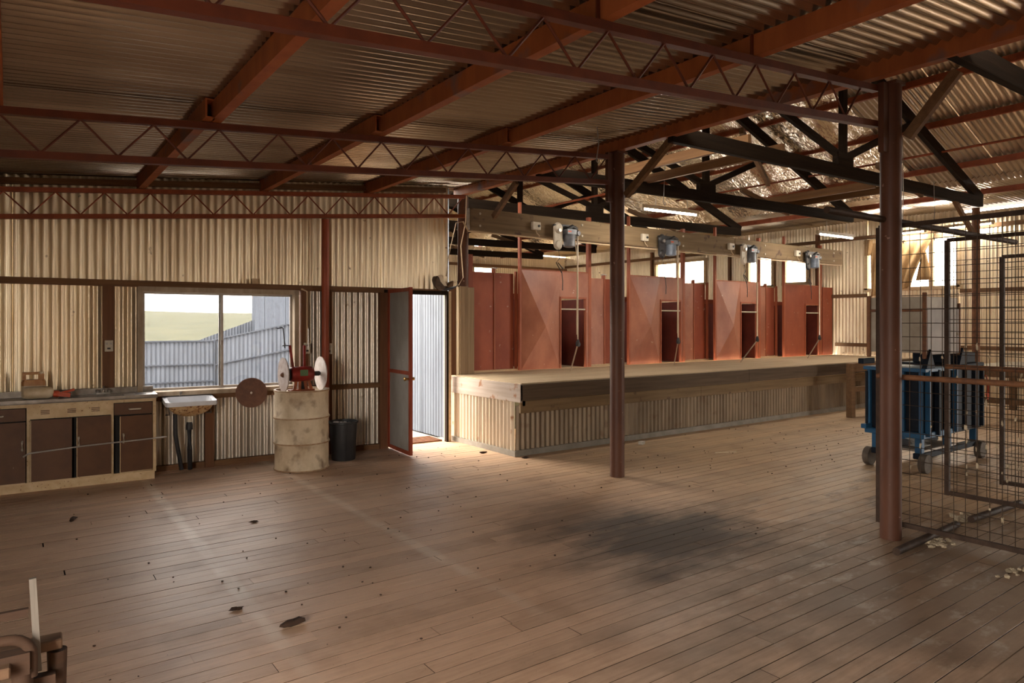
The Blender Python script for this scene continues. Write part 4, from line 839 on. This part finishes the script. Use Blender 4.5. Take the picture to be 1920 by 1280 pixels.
def tuft(x, y, n, label, sz=.03):
    t = thing('wool_tuft', label, 'wool', (x, y, 0)); q = MB()
    for k in range(n): q.blob((random.gauss(0, .07), random.gauss(0, .035), sz * .3), random.uniform(.3, .75) * sz, (1.3, 1, .6), k + int(x * 50), .35)
    q.build('fluff', M_wool, t, True, kind='stuff')
tuft(5.33, 2.19, 26, 'clump of dirty wool on the floor at the nearest gate foot pipe'); tuft(6.2, 2.35, 34, 'clump of dirty wool around the second foot pipe', .035); tuft(5.15, 1.65, 12, 'small wool clump on the floor under the nearest gate')

# ------------------------------------------------------------------ wool press
wp_ = thing('wool_press', 'blue steel wool press with grey upper box behind the mesh gates', 'press', (7.72, 3.28, 0))
def pb(a, b, nm, m, bev=.006): return MB().mm(a, b).build(nm, m, wp_, bevel=bev)
pb((0.03, .02, .42), (.72, .60, 1.06), 'bale_box', M_bluedark); pb((.74, .0, .36), (1.45, .58, 1.08), 'bale_box', M_bluedark)  # boxes take the darker tone to put shade on their front faces
for yy in (.02, .20, .38, .56): pb((-.012, yy, .40), (.03, yy + .035, 1.08), 'rib', M_blue, .004)
for xx in (.05, .27, .50, .70, .95, 1.2, 1.42): pb((xx, -.03, .38), (xx + .04, .02, 1.08), 'rib', M_blue if xx in (.05, .70) else M_bluedark, .004)  # most front ribs carry the painted shade, two stay blue
pb((-.03, -.02, 1.06), (.74, .63, 1.10), 'top_rim', M_blue); pb((.74, -.02, 1.08), (1.48, .62, 1.12), 'top_rim', M_bluedark)
pb((-.02, .0, .36), (.74, .62, .42), 'bottom_rim', M_blue)
pb((.0, .04, .14), (1.5, .12, .20), 'base_rail', M_bluedark); pb((.0, .48, .14), (1.5, .56, .20), 'base_rail', M_bluedark); pb((.1, .05, .20), (.9, .55, .23), 'base_tray', M_worktop)
for xx in (.02, .68, 1.4): pb((xx, .04, .20), (xx + .07, .11, .40), 'strut', M_blue); pb((xx, .49, .20), (xx + .07, .56, .40), 'strut', M_blue)
for xx, yy in ((.0, -.02), (1.42, -.02), (.0, .56), (1.42, .56)):
    MB().lathe([(.095, -.035), (.10, -.03), (.10, .03), (.095, .035)], (xx + .03, yy + .03, .10), 22, (0, 1, 0)).build('wheel', M_rubber, wp_, True)
pb((.05, .02, 1.26), (.86, .60, 1.86), 'upper_box', M_pressgrey); pb((.06, .0, 1.24), (.84, .02, 1.74), 'front_door', M_pressbrown)
pb((.03, .0, 1.20), (.06, .04, 1.90), 'corner_angle', M_rustpipe); pb((.86, .0, 1.20), (.89, .04, 1.80), 'corner_angle', M_rustpipe); pb((.03, .58, 1.2), (.06, .62, 1.88), 'corner_angle', M_rustpipe)
pb((.035, .0, 1.70), (.048, .62, 1.73), 'side_strap', M_rustpipe)
for xx in (.0, .80):
    MB().add([(xx, -.02, 1.10), (xx + .2, -.02, 1.10), (xx + .1, -.02, 1.30), (xx, .03, 1.10), (xx + .2, .03, 1.10), (xx + .1, .03, 1.30)], [(0, 1, 2), (5, 4, 3), (0, 3, 4, 1), (1, 4, 5, 2), (2, 5, 3, 0)]).build('pivot_bracket', M_bluedark, wp_)
pb((-.16, .56, 1.13), (.1, .62, 1.19), 'lever_arm', M_bluedark); MB().tube([(-.07, .57, .45), (-.07, .57, 1.05)], .014, 8).build('latch_rod', M_bluedark, wp_, True)
pb((-.14, .54, .42), (.0, .60, .47), 'latch_foot', M_blue); pb((.86, .05, 1.12), (1.42, .5, 1.24), 'folded_flaps', M_bluedark)
cl = MB()
for k in range(6): cl.tube([(1.46 + .05 * math.cos(a), -.06 + .02 * k * .2, .80 + k * .012 + .11 * math.sin(a)) for a in [R(-90 + 30 * j) for j in range(7)]], .007, 5)
cl.build('red_hose', M_orange, wp_, True, kind='stuff')
for k in range(3): MB().box((.35 + .15 * k, .2 + .08 * k, .238 + .004 * k), (.22, .14, .003), Matrix.Rotation(.5 * k, 3, 'Z')).build('paper_sheet', M_paper, wp_)

# timber stand at the platform's right end, wool table
ts = thing('timber_stand', 'plain timber post frame at the front of the platform, left of the press', 'stand', (11.36, 5.98, 0))
for x, y in ((0, 0), (1.5, 0)): MB().mm((x - .06, y - .05, 0), (x + .06, y + .05, .90)).build('leg', M_amberd, ts, bevel=.005)
MB().mm((.06, -.04, .76), (1.44, .04, .90)).build('top_rail', M_amberd, ts); MB().mm((.06, -.03, .42), (1.44, .03, .50)).build('lower_rail', M_amberd, ts)
wtb = thing('wool_table', 'pale slatted wool table against the right wall, seen through mesh', 'table', (12.6, 3.2, 0))
for k in range(12): MB().mm((0, k * .14, .84), (2.2, k * .14 + .11, .87)).build('slat', M_plate, wtb)
for x, y in ((.05, .05), (2.1, .05), (.05, 1.55), (2.1, 1.55)): MB().mm((x - .05, y - .05, 0), (x + .05, y + .05, .74)).build('leg', M_amberd, wtb)
MB().mm((-.02, -.02, .72), (.03, 1.7, .84)).build('apron', M_amberd, wtb); MB().mm((-.02, -.02, .72), (2.2, .03, .84)).build('apron', M_amberd, wtb); MB().mm((.02, .02, .30), (.07, 1.6, .38)).build('stretcher', M_amberd, wtb)

# curtain
cu = thing('hessian_curtain', 'torn brown hessian curtain swept aside across the far right window', 'curtain', (XR - .09, 7.5, 3.36))
def drape(u, v):
    y = -(.10 + u * (.85 + .45 * (1 - v) ** 1.6)); z = -v * 1.22 * (1 - .14 * u * v)
    return (.03 * math.sin(u * 34 + 2 * v) * (.35 + v) + .02 * math.sin(u * 11), y, z)
o = MB().grid(drape, 60, 18).build('cloth', M_hess, cu, True); o.modifiers.new('t', 'SOLIDIFY').thickness = .004
def rag(u, v): return (-.02 + .015 * math.sin(u * 14), -1.18 + (u - .5) * (.05 + .26 * v) * -1, -.32 - v * .60)
o = MB().grid(rag, 12, 8).build('torn_corner', M_hess, cu, True); o.modifiers.new('t', 'SOLIDIFY').thickness = .004
def strip(u, v): return (.02 * math.sin(u * 9), .02 + u * -.22 * (1 - .3 * v), -v * .34)
o = MB().grid(strip, 8, 6).build('rolled_strip', M_hess, cu, True); o.modifiers.new('t', 'SOLIDIFY').thickness = .004
MB().tube([(.03, .05, .0), (.03, -1.95, .0)], .008, 6).build('curtain_wire', M_steel, cu)

# hanging wires and hooks in the roof space
for x, y, z0, z1, nm in ((7.0, 6.2, 3.16, 4.1, 'above the left tube light'), (10.4, 4.3, 2.75, 3.55, 'right of the middle truss'), (8.6, 3.9, 2.55, 3.8, 'beyond the big post'), (4.3, 4.6, 3.05, 3.36, 'in front of the eave beam')):
    tag(MB().tube([(x, y, z1), (x + .02, y, (z0 + z1) / 2), (x - .01, y, z0), (x + .02, y, z0 - .02), (x + .03, y, z0 + .02)], .005, 5).build('hanging_wire', M_steel, smooth=True), 'thin hooked wire dangling from the roof ' + nm, 'wire')

# ------------------------------------------------------------------ litter on the floor
def litter(name, x, y, s, label, m, cat='litter'):
    t = MB().blob((0, 0, 0), s, (1.6, .6, .35), x, .4, 8, 4).build(name, m, None, True); t.location = (x, y, s * .33); t.rotation_euler = (0, 0, random.uniform(0, 3)); tag(t, label, cat)
b = MB().blob((0, 0, 0), .045, (1.5, .55, .38), 3, .25, 9, 5).build('bark_piece', M_bark, None, True); b.location = (1.19, 3.58, .016); b.rotation_euler = (0, 0, .15); tag(b, 'dark brown bark piece lying in the middle of the front floor', 'litter')
litter('dry_leaf', .40, 6.52, .035, 'dark dry leaf on the floor in front of the cabinet', M_bark); litter('dry_leaf', 4.62, 6.95, .03, 'dark leaf on the floor near the platform end', M_bark)
litter('dry_leaf', 4.85, 6.40, .03, 'dark leaf beside the platform front corner', M_bark); litter('dry_leaf', 1.55, 5.6, .025, 'dark crumb on the bright floor before the drum', M_bark)
litter('dry_leaf', 1.0, 3.95, .028, 'small dark chip just above the bark piece', M_bark)
tag(MB().box((6.63, 6.25, .02), (.09, .06, .035), Matrix.Rotation(.4, 3, 'Z')).build('paper_scrap', M_paper), 'white scrap lying at the foot of the platform', 'litter')
tag(MB().tube([(6.9, 5.3, .006), (7.15, 5.18, .006)], .006, 5).build('straw', M_lining), 'pale straw on the floor in front of the platform', 'litter')
cr = MB()
for k in range(110):
    x, y = random.uniform(5.2, 11), random.uniform(4.0, 6.4); cr.blob((x, y, .005), random.uniform(.004, .010), (1, 1, .6), k, .3, 5, 3)
for k in range(120):
    x, y = random.uniform(.3, 4.7), random.uniform(3, 7.6); cr.blob((x, y, .004), random.uniform(.004, .010), (1, 1, .6), k, .3, 5, 3)
tag(cr.build('floor_crumbs', M_bark), 'scattered dark crumbs on the floor boards', 'litter', kind='stuff')

# ------------------------------------------------------------------ bench at the lower left corner
bc = thing('old_bench', 'old dark timber and iron bench cut off by the lower left corner', 'bench', (-.30, 2.8, 0), R(-2))
ZS = .49
MB().mm((-.8, -.10, ZS - .035), (.30, -.01, ZS)).build('seat_plank', M_benchseat, bc, bevel=.004); MB().mm((-.8, .05, ZS - .035), (.44, .12, ZS)).build('seat_plank', M_benchseat, bc, bevel=.004)
MB().bar((.372, .0, .42), (.356, .02, .725), .020, .022, up=(0, 1, 0)).build('upright', M_benchpale, bc, label='bare grey timber upright')
MB().mm((-.8, .0, .605), (.345, .02, .632)).build('back_rail', M_bench, bc)
MB().tube([(-.8, -.03, .548), (.22, -.03, .555), (.29, -.03, .552)] + [(.29 + .065 * math.sin(R(t_)), -.03, .487 + .065 * math.cos(R(t_))) for t_ in (15, 30, 45, 60, 75, 90)] + [(.355, -.03, .42)], .017, 10).build('iron_arm', M_bench, bc, True)
MB().mm((.26, -.06, .44), (.35, .0, .51)).build('corner_block', M_bench, bc)
for x, y in ((.33, -.03), (.425, .07), (-.75, -.03), (-.75, .07)): MB().lathe([(.028, .0), (.024, .2), (.030, ZS - .04)], (x, y, 0), 12).build('leg', M_bench, bc, True)
MB().mm((.33, .0, .36), (.42, .04, .395)).build('stretcher', M_bench, bc); MB().mm((-.75, -.045, .34), (.33, -.015, .37)).build('stretcher', M_bench, bc)
MB().tube([(.345, .03, .50), (.355, .06, .50)], .008, 6).build('bolt', M_machblk, bc)

# ------------------------------------------------------------------ outdoors behind the left wall
gd = structure('ground')
def hill(u, v):
    y = 8.6 + (v ** 2) * 170; d = max(0, y - 16); x = -90 + u * (95 + .4 * y); return (x, y, -.12 + min(.40, max(0, (y - 9.4)) * .09) + .0215 * d + .5 * math.sin(x * .02 + 1) * min(1, d / 60) + .25 * math.sin(x * .11) * min(1, d / 80))
MB().grid(hill, 60, 60).build('hillside', M_grass, gd, True)
def yard(u, v): x = -6 + u * 12; y = 8.45 + v * 8; return (x, y, -.10 + min(.40, max(0, (y - 9.4)) * .09) + .02)
MB().grid(yard, 20, 20).build('dirt_yard', M_dirt, gd, True)
def ysurf(y): return -.10 + min(.40, max(0, (y - 9.4)) * .09)
MB().mm((-40, -60, -.4), (-2.35, 8.6, -.3)).build('side_ground', M_dirt, gd); MB().mm((15.2, -60, -.6), (60, 60, -.5)).build('far_ground', M_dirt, gd)
fe = thing('iron_fence', 'corrugated iron yard fence seen through the window', 'fence', (-2.5, 14.0, .38))
BFe = Matrix.Rotation(R(0), 4, 'Z')
corr(fe, 0, 5.62, 0, .86, M_fence, base=BFe)
for z in (.10, .42, .86): MB().bar((0, -.03, z), (5.62, -.03, z), .025, .022).build('rail', M_outcorr, fe)
MB().mm((5.615, -.05, -.2), (5.645, .02, .88)).build('corner_post', M_outcorr, fe)
rp = thing('loading_ramp_side', 'corrugated iron ramp side rising to the white pen wall outside', 'fence', (3.15, 14.0, .38), math.atan2(-.75, 1.6))
corr(rp, 0, 1.75, 0, 0, M_fence, top=lambda s: .88 + .22 * s)
MB().bar((0, -.03, .88), (1.75, -.03, 1.265), .025, .022).build('rail', M_outcorr, rp); MB().bar((0, -.03, .40), (1.75, -.03, .76), .025, .022).build('rail', M_outcorr, rp)
rp2 = thing('ramp_back_side', 'further ramp side of corrugated iron behind the fence corner', 'fence', (2.55, 15.2, .3), math.atan2(.9, 1.9))
corr(rp2, 0, 2.1, 0, 0, M_fence, top=lambda s: .72 + .30 * s)
for nm, x, y, h in (('seen in the middle of the left pane', -8.0, 66, 2.2), ('just right of the window mullion', -1.0, 66, 2.3), ('beside the white pen wall', 6.5, 70, 2.2), ('nearest the left window edge', -15, 66, 2.6), ('second from the left window edge', -13.0, 66, 2.4)):
    d = max(0, y - 16); zz = .28 + .0215 * d
    tag(MB().mm((x - .08, y - .08, zz - 1), (x + .08, y + .08, zz + h)).build('fence_post', M_girtz), 'distant paddock fence post on the hill, ' + nm, 'post', 'paddock fence posts')
